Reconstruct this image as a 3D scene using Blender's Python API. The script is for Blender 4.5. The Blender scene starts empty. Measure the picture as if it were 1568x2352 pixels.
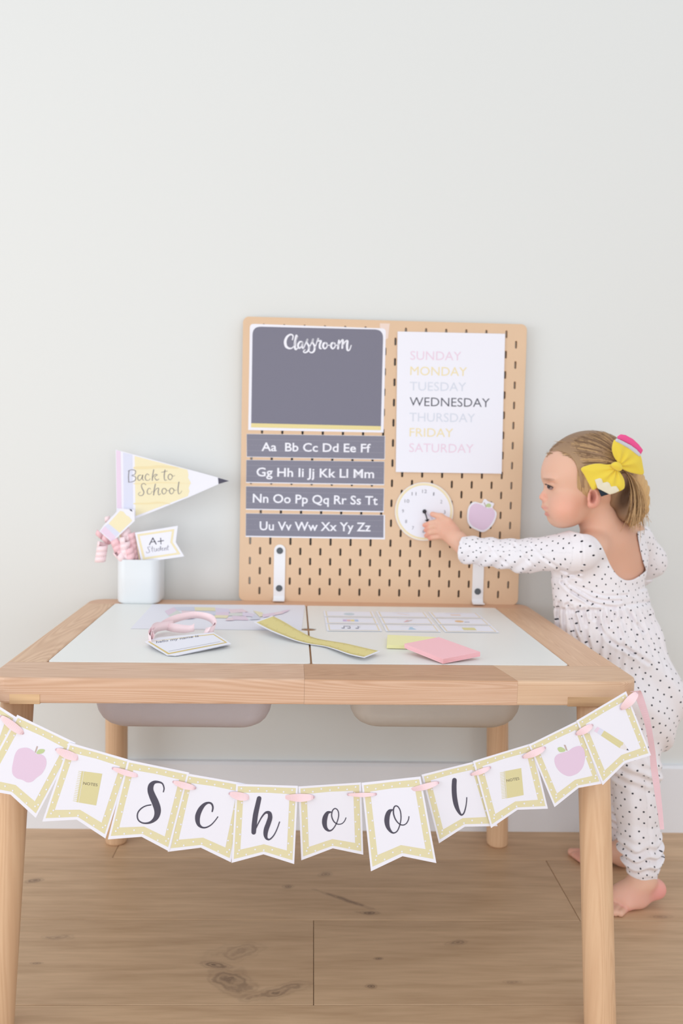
import bpy, bmesh, math, random
import numpy as np
from mathutils import Vector, Matrix
random.seed(7); RNG = np.random.default_rng(5)
SC = bpy.context.scene
COL = SC.collection

# ------------------------------------------------------------ camera
CAM = np.array([-.00695, -1.67698, .78105]); YAW, PITCH, ROLL, FPX = .03477, .07219, .02234, 1924.08
_f = np.array([math.sin(YAW)*math.cos(PITCH), math.cos(YAW)*math.cos(PITCH), -math.sin(PITCH)])
_r0 = np.array([math.cos(YAW), -math.sin(YAW), 0]); _u0 = np.cross(_r0, _f)
_r = _r0*math.cos(ROLL)+_u0*math.sin(ROLL); _u = -_r0*math.sin(ROLL)+_u0*math.cos(ROLL)
cd = bpy.data.cameras.new('camera'); cam = bpy.data.objects.new('camera', cd); COL.objects.link(cam)
cd.sensor_fit = 'VERTICAL'; cd.sensor_height = 36; cd.lens = 36*FPX/2352
cd.clip_start = .01
cam.matrix_world = Matrix(((_r[0], _u[0], -_f[0], CAM[0]), (_r[1], _u[1], -_f[1], CAM[1]), (_r[2], _u[2], -_f[2], CAM[2]), (0, 0, 0, 1)))
cd.dof.use_dof = True; cd.dof.focus_distance = 1.12; cd.dof.aperture_fstop = 4.5
SC.camera = cam

# ------------------------------------------------------------ light
w = bpy.data.worlds.new('world'); SC.world = w; w.use_nodes = True
w.node_tree.nodes['Background'].inputs[0].default_value = (.93, .96, 1, 1)
w.node_tree.nodes['Background'].inputs[1].default_value = .93
def area(name, loc, target, sx, sy, power, col):
    l = bpy.data.lights.new(name, 'AREA'); l.shape = 'RECTANGLE'; l.size = sx; l.size_y = sy; l.energy = power; l.color = col
    o = bpy.data.objects.new(name, l); COL.objects.link(o); o.location = loc
    o.rotation_euler = (Vector(target)-Vector(loc)).to_track_quat('-Z', 'Y').to_euler()
area('window_light', (-2.5, -1.9, .9), (.2, 0, .4), 1.8, 1.3, 22, (.94, .97, 1))
area('fill_light', (.2, -3.6, .75), (.05, 0, .3), 2.6, 1.2, 20, (1, .985, .97))  # unseen frontal fill, added to lift the dark under the table
SC.view_settings.view_transform = 'Standard'; SC.view_settings.look = 'None'; SC.view_settings.gamma = 1
SC.view_settings.use_curve_mapping = False; SC.view_settings.exposure = 0

# ------------------------------------------------------------ measuring helpers: a sight line met with a real plane
def ray(p): p = np.asarray(p, float); return _f+_r*((p[0]-784)/FPX)-_u*((p[1]-1176)/FPX)
def aty(p, Y): d = ray(p); return CAM+d*(Y-CAM[1])/d[1]
def atz(p, z): d = ray(p); return CAM+d*(z-CAM[2])/d[2]
def C(x0, y0, s): return lambda x, y: (x0+x/s, y0+y/s)
class Plane:
    def __init__(s, p0, n): s.p = np.array(p0, float); s.n = np.array(n, float)/np.linalg.norm(n)
    def __call__(s, p, off=0.): d = ray(p); q = s.p+s.n*off; return CAM+d*((q-CAM)@s.n)/(d@s.n)

# ------------------------------------------------------------ materials
def lin(c):
    c = np.array(c[:3], float)/255
    return tuple(np.where(c <= .04045, c/12.92, ((c+.055)/1.055)**2.4))+(1,)
class M_:
    pass
_mats = {}
def mat(name, col, rough=.6, spec=.3, bump=None, sss=0, trans=0, alpha=1, sheen=0, var=None):
    if name in _mats: return _mats[name]
    m = bpy.data.materials.new(name); m.use_nodes = True; nt = m.node_tree; b = nt.nodes['Principled BSDF']
    c = lin(col); b.inputs['Base Color'].default_value = c; b.inputs['Roughness'].default_value = rough
    b.inputs['Specular IOR Level'].default_value = spec
    if sss:
        b.inputs['Subsurface Weight'].default_value = sss; b.inputs['Subsurface Radius'].default_value = (.012, .005, .003); b.inputs['Subsurface Scale'].default_value = 1
    if sheen: b.inputs['Sheen Weight'].default_value = sheen
    if alpha < 1: b.inputs['Alpha'].default_value = alpha
    N = nt.nodes; L = nt.links
    if var:
        s, amt = var; tc = N.new('ShaderNodeTexCoord'); no = N.new('ShaderNodeTexNoise'); no.inputs['Scale'].default_value = s; no.inputs['Detail'].default_value = 3
        L.new(tc.outputs['Object'], no.inputs['Vector']); mx = N.new('ShaderNodeMix'); mx.data_type = 'RGBA'
        mx.inputs[6].default_value = tuple(x*(1-amt) for x in c[:3])+(1,); mx.inputs[7].default_value = tuple(min(1, x*(1+amt)) for x in c[:3])+(1,)
        L.new(no.outputs['Fac'], mx.inputs[0]); L.new(mx.outputs[2], b.inputs['Base Color'])
    if bump:
        s, st = bump; tc = N.new('ShaderNodeTexCoord'); no = N.new('ShaderNodeTexNoise'); no.inputs['Scale'].default_value = s
        bp = N.new('ShaderNodeBump'); bp.inputs['Strength'].default_value = st; bp.inputs['Distance'].default_value = .001
        L.new(tc.outputs['Object'], no.inputs['Vector']); L.new(no.outputs['Fac'], bp.inputs['Height']); L.new(bp.outputs[0], b.inputs['Normal'])
    _mats[name] = m; return m
def wood(name, base, dark, axis, freq=45, rough=.45, contrast=.6, seed=0., knots=None, lines=1000, stretch=.04, amp=.23):
    if name in _mats: return _mats[name]
    m = bpy.data.materials.new(name); m.use_nodes = True; nt = m.node_tree; b = nt.nodes['Principled BSDF']; N = nt.nodes; L = nt.links
    b.inputs['Roughness'].default_value = rough; b.inputs['Specular IOR Level'].default_value = .35
    tc = N.new('ShaderNodeTexCoord'); mp = N.new('ShaderNodeMapping'); mp.inputs['Location'].default_value = (seed*3.1, seed*1.7, seed*.9)
    src = tc.outputs['Object']
    L.new(src, mp.inputs[0])
    # wandering grain: low frequency noise bends the coordinate across the grain
    st = [1., 1., 1.]; st['XYZ'.index(axis)] = stretch
    mp2 = N.new('ShaderNodeMapping'); mp2.inputs['Scale'].default_value = st; L.new(mp.outputs[0], mp2.inputs[0])
    n1 = N.new('ShaderNodeTexNoise'); n1.inputs['Scale'].default_value = freq*.25; n1.inputs['Detail'].default_value = 2; n1.inputs['Distortion'].default_value = .6; L.new(mp2.outputs[0], n1.inputs['Vector'])
    wv = N.new('ShaderNodeMath'); wv.operation = 'MULTIPLY'; wv.inputs[1].default_value = lines; L.new(n1.outputs['Fac'], wv.inputs[0])
    sn = N.new('ShaderNodeMath'); sn.operation = 'SINE'; L.new(wv.outputs[0], sn.inputs[0])
    n2 = N.new('ShaderNodeTexNoise'); n2.inputs['Scale'].default_value = freq*6; n2.inputs['Detail'].default_value = 3; L.new(mp2.outputs[0], n2.inputs['Vector'])
    a = N.new('ShaderNodeMath'); a.operation = 'MULTIPLY_ADD'; a.inputs[1].default_value = amp; L.new(sn.outputs[0], a.inputs[0]); L.new(n2.outputs['Fac'], a.inputs[2])
    cr = N.new('ShaderNodeMapRange'); cr.inputs['From Min'].default_value = .2; cr.inputs['From Max'].default_value = .85; cr.inputs['To Max'].default_value = contrast; L.new(a.outputs[0], cr.inputs['Value'])
    mx = N.new('ShaderNodeMix'); mx.data_type = 'RGBA'; mx.inputs[6].default_value = lin(base); mx.inputs[7].default_value = lin(dark)
    L.new(cr.outputs[0], mx.inputs[0]); out = mx.outputs[2]
    if knots:
        ge = N.new('ShaderNodeNewGeometry'); wn = N.new('ShaderNodeTexNoise'); wn.inputs['Scale'].default_value = 28; wn.inputs['Detail'].default_value = 4; L.new(ge.outputs['Position'], wn.inputs['Vector'])
        ws = N.new('ShaderNodeVectorMath'); ws.operation = 'SUBTRACT'; ws.inputs[1].default_value = (.5, .5, .5); L.new(wn.outputs['Color'], ws.inputs[0])
        for (kx, ky, rx, ry, rot, stg) in knots:
            vr = N.new('ShaderNodeVectorMath'); vr.operation = 'SUBTRACT'; vr.inputs[1].default_value = (kx, ky, 0); L.new(ge.outputs['Position'], vr.inputs[0])
            rt = N.new('ShaderNodeVectorRotate'); rt.rotation_type = 'Z_AXIS'; rt.inputs['Angle'].default_value = -rot; L.new(vr.outputs[0], rt.inputs['Vector'])
            sc = N.new('ShaderNodeVectorMath'); sc.operation = 'MULTIPLY'; sc.inputs[1].default_value = (1/rx, 1/ry, 0); L.new(rt.outputs[0], sc.inputs[0])
            ad = N.new('ShaderNodeVectorMath'); ad.operation = 'MULTIPLY_ADD'; ad.inputs[1].default_value = (1.6, 1.6, 0); L.new(ws.outputs[0], ad.inputs[0]); L.new(sc.outputs[0], ad.inputs[2])
            ln = N.new('ShaderNodeVectorMath'); ln.operation = 'LENGTH'; L.new(ad.outputs[0], ln.inputs[0])
            mr = N.new('ShaderNodeMapRange'); mr.interpolation_type = 'SMOOTHSTEP'; mr.inputs['From Min'].default_value = 1.25; mr.inputs['From Max'].default_value = .1; mr.inputs['To Max'].default_value = stg; L.new(ln.outputs['Value'], mr.inputs['Value'])
            rg = N.new('ShaderNodeMath'); rg.operation = 'MULTIPLY'; rg.inputs[1].default_value = 16; L.new(ln.outputs['Value'], rg.inputs[0])
            si = N.new('ShaderNodeMath'); si.operation = 'SINE'; L.new(rg.outputs[0], si.inputs[0])
            s2 = N.new('ShaderNodeMath'); s2.operation = 'MULTIPLY_ADD'; s2.inputs[1].default_value = .3; s2.inputs[2].default_value = .7; L.new(si.outputs[0], s2.inputs[0])
            mu = N.new('ShaderNodeMath'); mu.operation = 'MULTIPLY'; L.new(mr.outputs[0], mu.inputs[0]); L.new(s2.outputs[0], mu.inputs[1])
            m2 = N.new('ShaderNodeMix'); m2.data_type = 'RGBA'; m2.inputs[7].default_value = lin((88, 66, 56)); L.new(mu.outputs[0], m2.inputs[0]); L.new(out, m2.inputs[6]); out = m2.outputs[2]
    oi = N.new('ShaderNodeObjectInfo'); hs = N.new('ShaderNodeHueSaturation'); vv = N.new('ShaderNodeMapRange'); vv.inputs['To Min'].default_value = .93; vv.inputs['To Max'].default_value = 1.07
    L.new(oi.outputs['Random'], vv.inputs['Value']); L.new(vv.outputs[0], hs.inputs['Value']); L.new(out, hs.inputs['Color']); L.new(hs.outputs[0], b.inputs['Base Color'])
    bp = N.new('ShaderNodeBump'); bp.inputs['Strength'].default_value = .15; bp.inputs['Distance'].default_value = .0006; L.new(a.outputs[0], bp.inputs['Height']); L.new(bp.outputs[0], b.inputs['Normal'])
    _mats[name] = m; return m

# ------------------------------------------------------------ mesh helpers
def tag(o, label=None, cat=None, group=None, kind=None):
    if label: o['label'] = label
    if cat: o['category'] = cat
    if group: o['group'] = group
    if kind: o['kind'] = kind
    return o
def thing(name, label, cat, loc=(0, 0, 0), rz=0, group=None):
    o = bpy.data.objects.new(name, None); COL.objects.link(o); o.location = loc; o.rotation_euler = (0, 0, rz); o.empty_display_size = .05
    return tag(o, label, cat, group)
def root_loc(o):
    while o is not None and o.parent: o = o.parent
    return np.array(o.location) if o is not None else np.zeros(3)
def link(name, me, mats, parent=None, world=True, smooth=False, label=None):
    o = bpy.data.objects.new(name, me); COL.objects.link(o)
    for m in (mats if isinstance(mats, (list, tuple)) else [mats]): me.materials.append(m)
    if smooth:
        me.shade_smooth()
    if parent is not None:
        o.parent = parent
        if world: me.transform(Matrix.Translation(-Vector(root_loc(parent))))
    if label: o['label'] = label
    return o
def mesh(name, v, f, mi=None):
    me = bpy.data.meshes.new(name); me.from_pydata([tuple(map(float, p)) for p in v], [], [tuple(int(i) for i in q) for q in f])
    if mi is not None: me.polygons.foreach_set('material_index', mi)
    me.update(); return me
def obj(name, v, f, m, parent=None, mi=None, smooth=False, world=True, label=None):
    return link(name, mesh(name, v, f, mi), m, parent, world, smooth, label)
def bmobj(name, bm, m, parent=None, smooth=False, world=True, label=None):
    me = bpy.data.meshes.new(name); bmesh.ops.recalc_face_normals(bm, faces=bm.faces); bm.to_mesh(me); bm.free()
    return link(name, me, m, parent, world, smooth, label)
def slab(bm, pts, vec):
    """prism: polygon pts (3D) swept along vec"""
    a = [bm.verts.new(tuple(p)) for p in pts]; b = [bm.verts.new(tuple(np.array(p)+vec)) for p in pts]; n = len(a)
    bm.faces.new(a); bm.faces.new(b[::-1])
    for i in range(n): bm.faces.new((a[i], b[i], b[(i+1) % n], a[(i+1) % n]))
def bevel(bm, w, seg=2, ang=.5, skip=None):
    bmesh.ops.recalc_face_normals(bm, faces=bm.faces)
    es = [e for e in bm.edges if len(e.link_faces) == 2 and e.calc_face_angle(0) > ang and not (skip and skip(e.verts[0].co, e.verts[1].co))]
    bmesh.ops.bevel(bm, geom=es, offset=w, segments=seg, affect='EDGES', profile=.5)
def box(bm, lo, hi): slab(bm, [(lo[0], lo[1], lo[2]), (hi[0], lo[1], lo[2]), (hi[0], hi[1], lo[2]), (lo[0], hi[1], lo[2])], np.array([0, 0, hi[2]-lo[2]]))
def rrect(x0, y0, x1, y1, r, n=6, corners=(1, 1, 1, 1)):
    """ccw from bottom left; corners = bl, br, tr, tl"""
    P = []
    for (cx, cy, a0, on) in ((x0+r, y0+r, math.pi, corners[0]), (x1-r, y0+r, 1.5*math.pi, corners[1]), (x1-r, y1-r, 0, corners[2]), (x0+r, y1-r, .5*math.pi, corners[3])):
        if on:
            for i in range(n+1): a = a0+i/n*math.pi/2; P.append((cx+r*math.cos(a), cy+r*math.sin(a)))
        else: P.append((cx+math.copysign(r, math.cos(a0+math.pi/4)), cy+math.copysign(r, math.sin(a0+math.pi/4))))
    return P
def spline(P, n=8, closed=False):
    P = np.array(P, float); m = len(P); out = []
    rng = range(m) if closed else range(m-1)
    for i in rng:
        a, b, c, d = (P[(i-1) % m], P[i], P[(i+1) % m], P[(i+2) % m]) if closed else (P[max(i-1, 0)], P[i], P[i+1], P[min(i+2, m-1)])
        for k in range(n):
            t = k/n; out.append(.5*(2*b+(c-a)*t+(2*a-5*b+4*c-d)*t*t+(3*b-a-3*c+d)*t**3))
    if not closed: out.append(P[-1])
    return np.array(out)

class Print:
    """flat print on one real plane: filled shapes a fraction of a millimetre proud of the paper"""
    def __init__(s, plane): s.pl = plane; s.v = []; s.f = []; s.mi = []; s.m = []; s.lay = 1
    def _m(s, m):
        if m not in s.m: s.m.append(m)
        return s.m.index(m)
    def poly(s, P, m, lay=None):
        lay = s.lay if lay is None else lay; i0 = len(s.v); s.v += [s.pl(p, lay*.00012) for p in P]
        s.f.append(list(range(i0, i0+len(P)))); s.mi.append(s._m(m)); return s
    def disc(s, c, r, m, lay=None, n=10, ry=None): return s.poly([(c[0]+r*math.cos(2*math.pi*i/n), c[1]+(ry or r)*math.sin(2*math.pi*i/n)) for i in range(n)], m, lay)
    def stroke(s, P, m, conv=None, sc=1., lay=None, n=7, w=None):
        """P: (x, y, width) or (x, y) with w"""
        P = [(p[0], p[1], p[2] if len(p) > 2 else w) for p in P]
        S = spline(P, n) if len(P) > 2 else np.array(P, float)
        lay = s.lay if lay is None else lay
        t = np.gradient(S[:, :2], axis=0); t /= np.linalg.norm(t, axis=1)[:, None]+1e-9; nn = np.stack([-t[:, 1], t[:, 0]], 1)
        L_ = S[:, :2]+nn*S[:, 2:3]/2; R_ = S[:, :2]-nn*S[:, 2:3]/2
        def cap(c, a, b, tt):
            r = np.linalg.norm(a-b)/2; a0 = math.atan2(*(a-c)[::-1]); return [c+r*np.array([math.cos(a0+k*math.pi/6*tt), math.sin(a0+k*math.pi/6*tt)]) for k in range(7)]
        cv = conv or (lambda x, y: (x, y)); i0 = len(s.v)
        for q in list(L_)+list(R_): s.v.append(s.pl(cv(*q), lay*.00012))
        k = len(S); mi = s._m(m)
        for i in range(k-1): s.f.append([i0+i, i0+i+1, i0+k+i+1, i0+k+i]); s.mi.append(mi)
        for (c, a, b) in ((S[0, :2], L_[0], R_[0]), (S[-1, :2], R_[-1], L_[-1])):
            i1 = len(s.v); cc = cap(c, a, b, 1); s.v += [s.pl(cv(*q), lay*.00012) for q in cc]; s.f.append(list(range(i1, i1+len(cc)))); s.mi.append(mi)
        return s
    def text(s, body, A, B, cap, m, bold=0., lay=None):
        """A, B: baseline ends; cap: capital height"""
        v, f, W = glyphs(body, bold); lay = s.lay if lay is None else lay
        A = np.array(A, float); B = np.array(B, float); d = B-A; up = np.array([d[1], -d[0]])/np.linalg.norm(d); i0 = len(s.v)
        s.v += [s.pl(A+d*(x/W)+up*cap*(y/.727), lay*.00012) for x, y in v]; s.f += [[i+i0 for i in q] for q in f]; s.mi += [s._m(m)]*len(f); return s
    def build(s, name, parent, label=None): return obj(name, s.v, s.f, s.m, parent, s.mi, label=label)
_gl = {}
def glyphs(body, bold):
    key = (body, bold)
    if key not in _gl:
        c = bpy.data.curves.new('lettering', 'FONT'); c.body = body; c.offset = bold; c.resolution_u = 3
        o = bpy.data.objects.new('lettering', c); COL.objects.link(o); dg = bpy.context.evaluated_depsgraph_get(); dg.update()
        me = bpy.data.meshes.new_from_object(o.evaluated_get(dg)); v = np.array([(p.co.x, p.co.y) for p in me.vertices]); f = [list(p.vertices) for p in me.polygons]
        bpy.data.objects.remove(o); bpy.data.meshes.remove(me); bpy.data.curves.remove(c); v[:, 0] -= v[:, 0].min(); _gl[key] = (v, f, v[:, 0].max())
    return _gl[key]
def sheet(name, plane, P, m, parent=None, thick=.0004, off=0., label=None):
    """a piece of paper: outline P on the plane, real thickness"""
    bm = bmesh.new(); slab(bm, [plane(p, off) for p in P], -plane.n*thick); return bmobj(name, bm, m, parent, label=label)

# ------------------------------------------------------------ signed distance modelling (smooth bodies and cloth)
class Field:
    def __init__(s, lo, hi, h, big=.06):
        s.lo = np.array(lo, float); s.h = h; s.n = np.ceil((np.array(hi)-s.lo)/h).astype(int)+1; s.big = big
        s.A = np.full(s.n, big, np.float32); s.ax = [(s.lo[i]+np.arange(s.n[i])*h).astype(np.float32) for i in range(3)]
    def sub(s, lo, hi):
        a = np.clip(np.floor((np.array(lo)-s.lo)/s.h).astype(int), 0, s.n); b = np.clip(np.ceil((np.array(hi)-s.lo)/s.h).astype(int)+1, 0, s.n)
        sl = tuple(slice(a[i], b[i]) for i in range(3)); return sl, s.ax[0][sl[0]][:, None, None], s.ax[1][sl[1]][None, :, None], s.ax[2][sl[2]][None, None, :]
    def _mix(s, sl, d, k, op):
        a = s.A[sl]
        if a.size == 0: return
        if op == 'sub': d = -d
        if op == 'add':
            h = np.clip(.5+.5*(a-d)/k, 0, 1); s.A[sl] = a*(1-h)+d*h-k*h*(1-h)
        else:
            h = np.clip(.5-.5*(a-d)/k, 0, 1); s.A[sl] = a*(1-h)+d*h+k*h*(1-h)
    def ell(s, c, r, k=.01, op='add', R=None):
        c = np.array(c, float); r = np.array(r, float)*np.ones(3); m = r.max()+.02+k
        sl, X, Y, Z = s.sub(c-m, c+m); X = X-c[0]; Y = Y-c[1]; Z = Z-c[2]
        if R is not None: X, Y, Z = (R[0][i]*X+R[1][i]*Y+R[2][i]*Z for i in range(3))
        k0 = np.sqrt((X/r[0])**2+(Y/r[1])**2+(Z/r[2])**2); k1 = np.sqrt((X/r[0]**2)**2+(Y/r[1]**2)**2+(Z/r[2]**2)**2)+1e-6
        s._mix(sl, k0*(k0-1)/k1, k, op); return s
    def cone(s, a, b, ra, rb, k=.01, op='add', flat=None):
        """tapered capsule"""
        a = np.array(a, float); b = np.array(b, float); m = max(ra, rb)+.02+k
        sl, X, Y, Z = s.sub(np.minimum(a, b)-m, np.maximum(a, b)+m); d = b-a
        t = np.clip(((X-a[0])*d[0]+(Y-a[1])*d[1]+(Z-a[2])*d[2])/(d@d), 0, 1)
        dist = np.sqrt((X-a[0]-t*d[0])**2+(Y-a[1]-t*d[1])**2+(Z-a[2]-t*d[2])**2)-(ra+(rb-ra)*t)
        s._mix(sl, dist, k, op); return s
    def chain(s, P, k=.01, join=None, op='add'):
        for i in range(len(P)-1): s.cone(P[i][0], P[i+1][0], P[i][1], P[i+1][1], k, op)
        return s
    def mesh(s):
        A = s.A; S = A < 0; cnt = np.zeros(s.n-1, np.int8)
        for i in (0, 1):
            for j in (0, 1):
                for k in (0, 1): cnt += S[i:s.n[0]-1+i, j:s.n[1]-1+j, k:s.n[2]-1+k]
        act = (cnt > 0) & (cnt < 8); ids = np.argwhere(act); idx = np.full(s.n-1, -1, np.int32); idx[act] = np.arange(len(ids))
        pos = np.zeros((len(ids), 3)); num = np.zeros(len(ids)); cs = [(i, j, k) for i in (0, 1) for j in (0, 1) for k in (0, 1)]
        val = {c: A[ids[:, 0]+c[0], ids[:, 1]+c[1], ids[:, 2]+c[2]] for c in cs}
        for c in cs:
            for ax in range(3):
                if c[ax] == 0:
                    e = list(c); e[ax] = 1; e = tuple(e); a = val[c]; b = val[e]; m = (a < 0) != (b < 0); t = np.where(m, a/(a-b+1e-12), 0)
                    p = np.array(c, float)[None, :].repeat(len(ids), 0); p[:, ax] += t; pos[m] += p[m]; num[m] += 1
        V = s.lo+(ids+pos/num[:, None])*s.h; F = []
        for ax in range(3):
            b, c = [(1, 2), (2, 0), (0, 1)][ax]
            sl0 = [slice(1, None)]*3; sl0[ax] = slice(0, -1); sl1 = [slice(1, None)]*3; sl1[ax] = slice(1, None)
            a0 = S[tuple(sl0)]; a1 = S[tuple(sl1)]; m = a0 != a1; q = np.argwhere(m); q[:, b] += 1; q[:, c] += 1
            ok = np.all(q < np.array(idx.shape), 1); fl = a0[m][ok]; q = q[ok]
            def g(db, dc): r = q.copy(); r[:, b] -= db; r[:, c] -= dc; return idx[r[:, 0], r[:, 1], r[:, 2]]
            Q = np.stack([g(1, 1), g(0, 1), g(0, 0), g(1, 0)], 1); Q[~fl] = Q[~fl][:, ::-1]; F.append(Q)
        return V, np.concatenate(F)
def fastmesh(name, V, F):
    me = bpy.data.meshes.new(name); me.vertices.add(len(V)); me.vertices.foreach_set('co', V.astype(np.float32).ravel())
    me.loops.add(F.size); me.loops.foreach_set('vertex_index', F.astype(np.int32).ravel()); me.polygons.add(len(F))
    me.polygons.foreach_set('loop_start', np.arange(0, F.size, 4, dtype=np.int32)); me.update(calc_edges=True); me.validate(); return me
def sdpoly(U, W, P):
    """signed distance to polygon P (negative inside), arrays U, W"""
    P = np.array(P, float); d = np.full(np.broadcast(U, W).shape, 1e9); ins = np.zeros(d.shape, bool)
    for i in range(len(P)):
        a = P[i]; b = P[(i+1) % len(P)]; e = b-a; wx = U-a[0]; wy = W-a[1]; t = np.clip((wx*e[0]+wy*e[1])/(e@e+1e-12), 0, 1)
        d = np.minimum(d, (wx-t*e[0])**2+(wy-t*e[1])**2)
        if a[1] != b[1]: ins ^= ((a[1] > W) != (b[1] > W)) & (U < (b[0]-a[0])*(W-a[1])/(b[1]-a[1])+a[0])
    return np.sqrt(d)*np.where(ins, -1, 1)

# ============================================================ SETTING
WALL_Y = .015
wallm = mat('wall_paint', (226, 228, 226), .75, .2, bump=(180, .05))
basem = mat('trim_paint', (236, 238, 243), .45, .35)
bm = bmesh.new(); box(bm, (-3, WALL_Y, -.02), (3, WALL_Y+.1, 2.7)); tag(bmobj('wall_back', bm, wallm), kind='structure', label='plain white wall behind the table')
bm = bmesh.new(); slab(bm, [(-3, WALL_Y, 0), (-3, 0, 0), (-3, 0, .137), (-3, .004, .1425), (-3, WALL_Y, .1425)], np.array([6, 0, 0])); tag(bmobj('baseboard_back', bm, basem), kind='structure', label='white baseboard along the wall')
fl = bpy.data.objects.new('floor', None); COL.objects.link(fl); tag(fl, 'floor of wide knotty oak planks', kind='structure')
def fz(x, y): return atz((x, y), 0)
K = []
def knot(cx, cy, rx, ry, rot, st): p = fz(cx, cy); K.append((p[0], p[1], rx, ry, rot, st))
q7 = C(0, 1900, 1.742)
for (x, y, rx, ry, rot, st) in ((140, 215, .017, .010, .3, .8), (1150, 237, .013, .007, 0, .7), (1300, 190, .02, .012, .5, .6), (1480, 342, .022, .007, -.1, .95), (1380, 290, .07, .006, -.55, .75), (225, 440, .03, .008, 0, .45),
                             (870, 553, .026, .010, -.1, .8), (930, 610, .030, .040, .9, .62), (1120, 655, .06, .014, .35, .6), (940, 500, .05, .022, .3, .35), (1513, 525, .009, .005, 0, .8), (1480, 635, .010, .006, 0, .85), (150, 543, .012, .004, 0, .6)):
    cx, cy = q7(x, y); knot(cx, cy, rx, ry, rot, st)
knot(1515, 2106, .022, .007, 0, .45); knot(1050, 2165, .02, .008, .2, .6); knot(1175, 2255, .015, .006, 0, .4)
oak = wood('oak_planks', (214, 181, 146), (172, 138, 105), 'X', 22, .42, .62, knots=K, lines=55, stretch=.09, amp=.14)
seams = [.02, -.120, -.331, -.546, -.757, -.968, -1.18, -1.39, -1.60, -1.81, -2.02, -2.23, -2.44]
joints = {0: [-1.9, -.374, 1.3], 1: [-2.2, .4585, 2.1], 2: [-1.5, .0086, 1.7], 3: [-.9, 1.2]}
slabm = mat('floor_underlay', (84, 66, 52), .9)
bm = bmesh.new(); box(bm, (-3, -2.44, -.03), (3, .02, -.0125)); bmobj('underlay', bm, slabm, fl)
for i in range(len(seams)-1):
    xs = [-3]+joints.get(i, [-1.8+.47*((i*5) % 4), .4+.31*((i*3) % 5)])+[3]
    for a, b in zip(xs, xs[1:]):
        bm = bmesh.new(); g = .0004; box(bm, (a+g, seams[i+1]+g, -.0125), (b-g, seams[i]-g, 0)); bevel(bm, .0008, 1)
        o = bmobj('plank', bm, oak, fl); o.data.transform(Matrix.Translation((-a, -seams[i], 0))); o.location = (a, seams[i], 0)

# ============================================================ TABLE
TB = -.012; TYAW = .0244
table = thing('table', 'light pine children\'s craft table with white inset lids and round legs', 'table', (0, TB, 0), TYAW)
ct, st_ = math.cos(-TYAW), math.sin(-TYAW)
def tl(p): x, y = p[0], p[1]-TB; return np.array([x*ct-y*st_, x*st_+y*ct, p[2]])      # world to table frame
def tw(p): return np.array([p[0]*ct+p[1]*st_, -p[0]*st_+p[1]*ct+TB, p[2]])              # table frame to world
pineB, pineD = (226, 190, 163), (196, 150, 116)
pX = wood('pine_rail_along_width', pineB, pineD, 'X', 34, .42, .6); pX2 = wood('pine_strip_darker', (210, 168, 134), (176, 130, 98), 'X', 40, .42, .7, 3)
pY = wood('pine_rail_along_depth', (226, 190, 158), (196, 152, 118), 'Y', 30, .42, .62); pZ = wood('pine_leg', (226, 190, 154), (206, 164, 128), 'Z', 40, .42, .5, lines=260, stretch=.015)
pEnd = wood('pine_corner_block', (222, 186, 144), (160, 122, 88), 'X', 26, .45, .75, 5, lines=200)
W2, W2L, D, TZ, TH = .428, .438, .578, .48, .034
ox0, ox1, oy0, oy1 = -.383, .355, -D+.0805, -.052     # lid opening in the table frame
R_ = .03
def joint(p, q):   # edges that meet a neighbouring piece stay sharp
    js = (lambda c: abs(c.x-jx0) < .001, lambda c: abs(c.x-jx1) < .001, lambda c: abs(c.x-(jx1-.0144)) < .001 and c.y > -D+.01, lambda c: abs(c.y-oy0) < .0015, lambda c: abs(c.y-oy1) < .0015)
    ok = lambda c: [j(c) for j in js]; a, b = ok(p), ok(q)
    return any(x and y for x, y in zip(a, b)) or ((a[1] or a[2]) and (b[1] or b[2])) or (abs(p.z-(TZ-.0012)) < .0004 and abs(q.z-(TZ-.0012)) < .0004)
jx0, jx1 = -.027, .258
def tprism(name, P, z0, z1, m, bv=.003, parent=table, label=None):
    bm = bmesh.new(); slab(bm, [(x, y, z0) for x, y in P], np.array([0, 0, z1-z0])); bevel(bm, bv, 2, .8, joint); return bmobj(name, bm, m, parent, world=False, label=label)
fy = oy0+.0005
jx0, jx1 = -.027, .258
tprism('front_rail', [(x, y) for x, y in rrect(-W2L, -D, W2, fy, R_, 7, (1, 1, 0, 0)) if x < 0][:8]+[(jx0-.0002, -D), (jx0-.0002, fy), (-W2L, fy)], TZ-TH, TZ, pX)
right_end = [(jx1+.0002, -D)]+[(W2-R_+R_*math.sin(a), -D+R_-R_*math.cos(a)) for a in np.linspace(0, math.pi/2, 8)]+[(W2, fy), (jx1-.014, fy)]
tprism('front_rail', right_end, TZ-TH, TZ, wood('pine_rail_end', (230, 196, 164), (204, 162, 128), 'X', 34, .42, .6, 9))
tprism('front_rail', [(jx0, -D), (jx1, -D), (jx1-.0144, fy), (jx0, fy)], TZ-.0012, TZ, pX2, .0009, label='reddish pine strip let into the front rail')
tprism('front_rail', [(jx0, -D), (jx1, -D), (jx1, fy), (jx0, fy)], TZ-TH, TZ-.0012, pX, .002)
tprism('side_rail', [(-W2L, oy0+.0009), (ox0-.0015, oy0+.0009), (ox0-.0015, oy1-.0009), (-W2L, oy1-.0009)], TZ-TH, TZ, pY)
tprism('side_rail', [(ox1+.0015, oy0+.0009), (W2, oy0+.0009), (W2, oy1-.0009), (ox1+.0015, oy1-.0009)], TZ-TH, TZ, pY)
tprism('back_rail', rrect(-W2L, oy1-.0005, W2, 0, R_, 7, (0, 0, 1, 1)), TZ-TH, TZ, wood('pine_rail_back', (220, 178, 148), (200, 154, 122), 'X', 34, .42, .6, 2))
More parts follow.
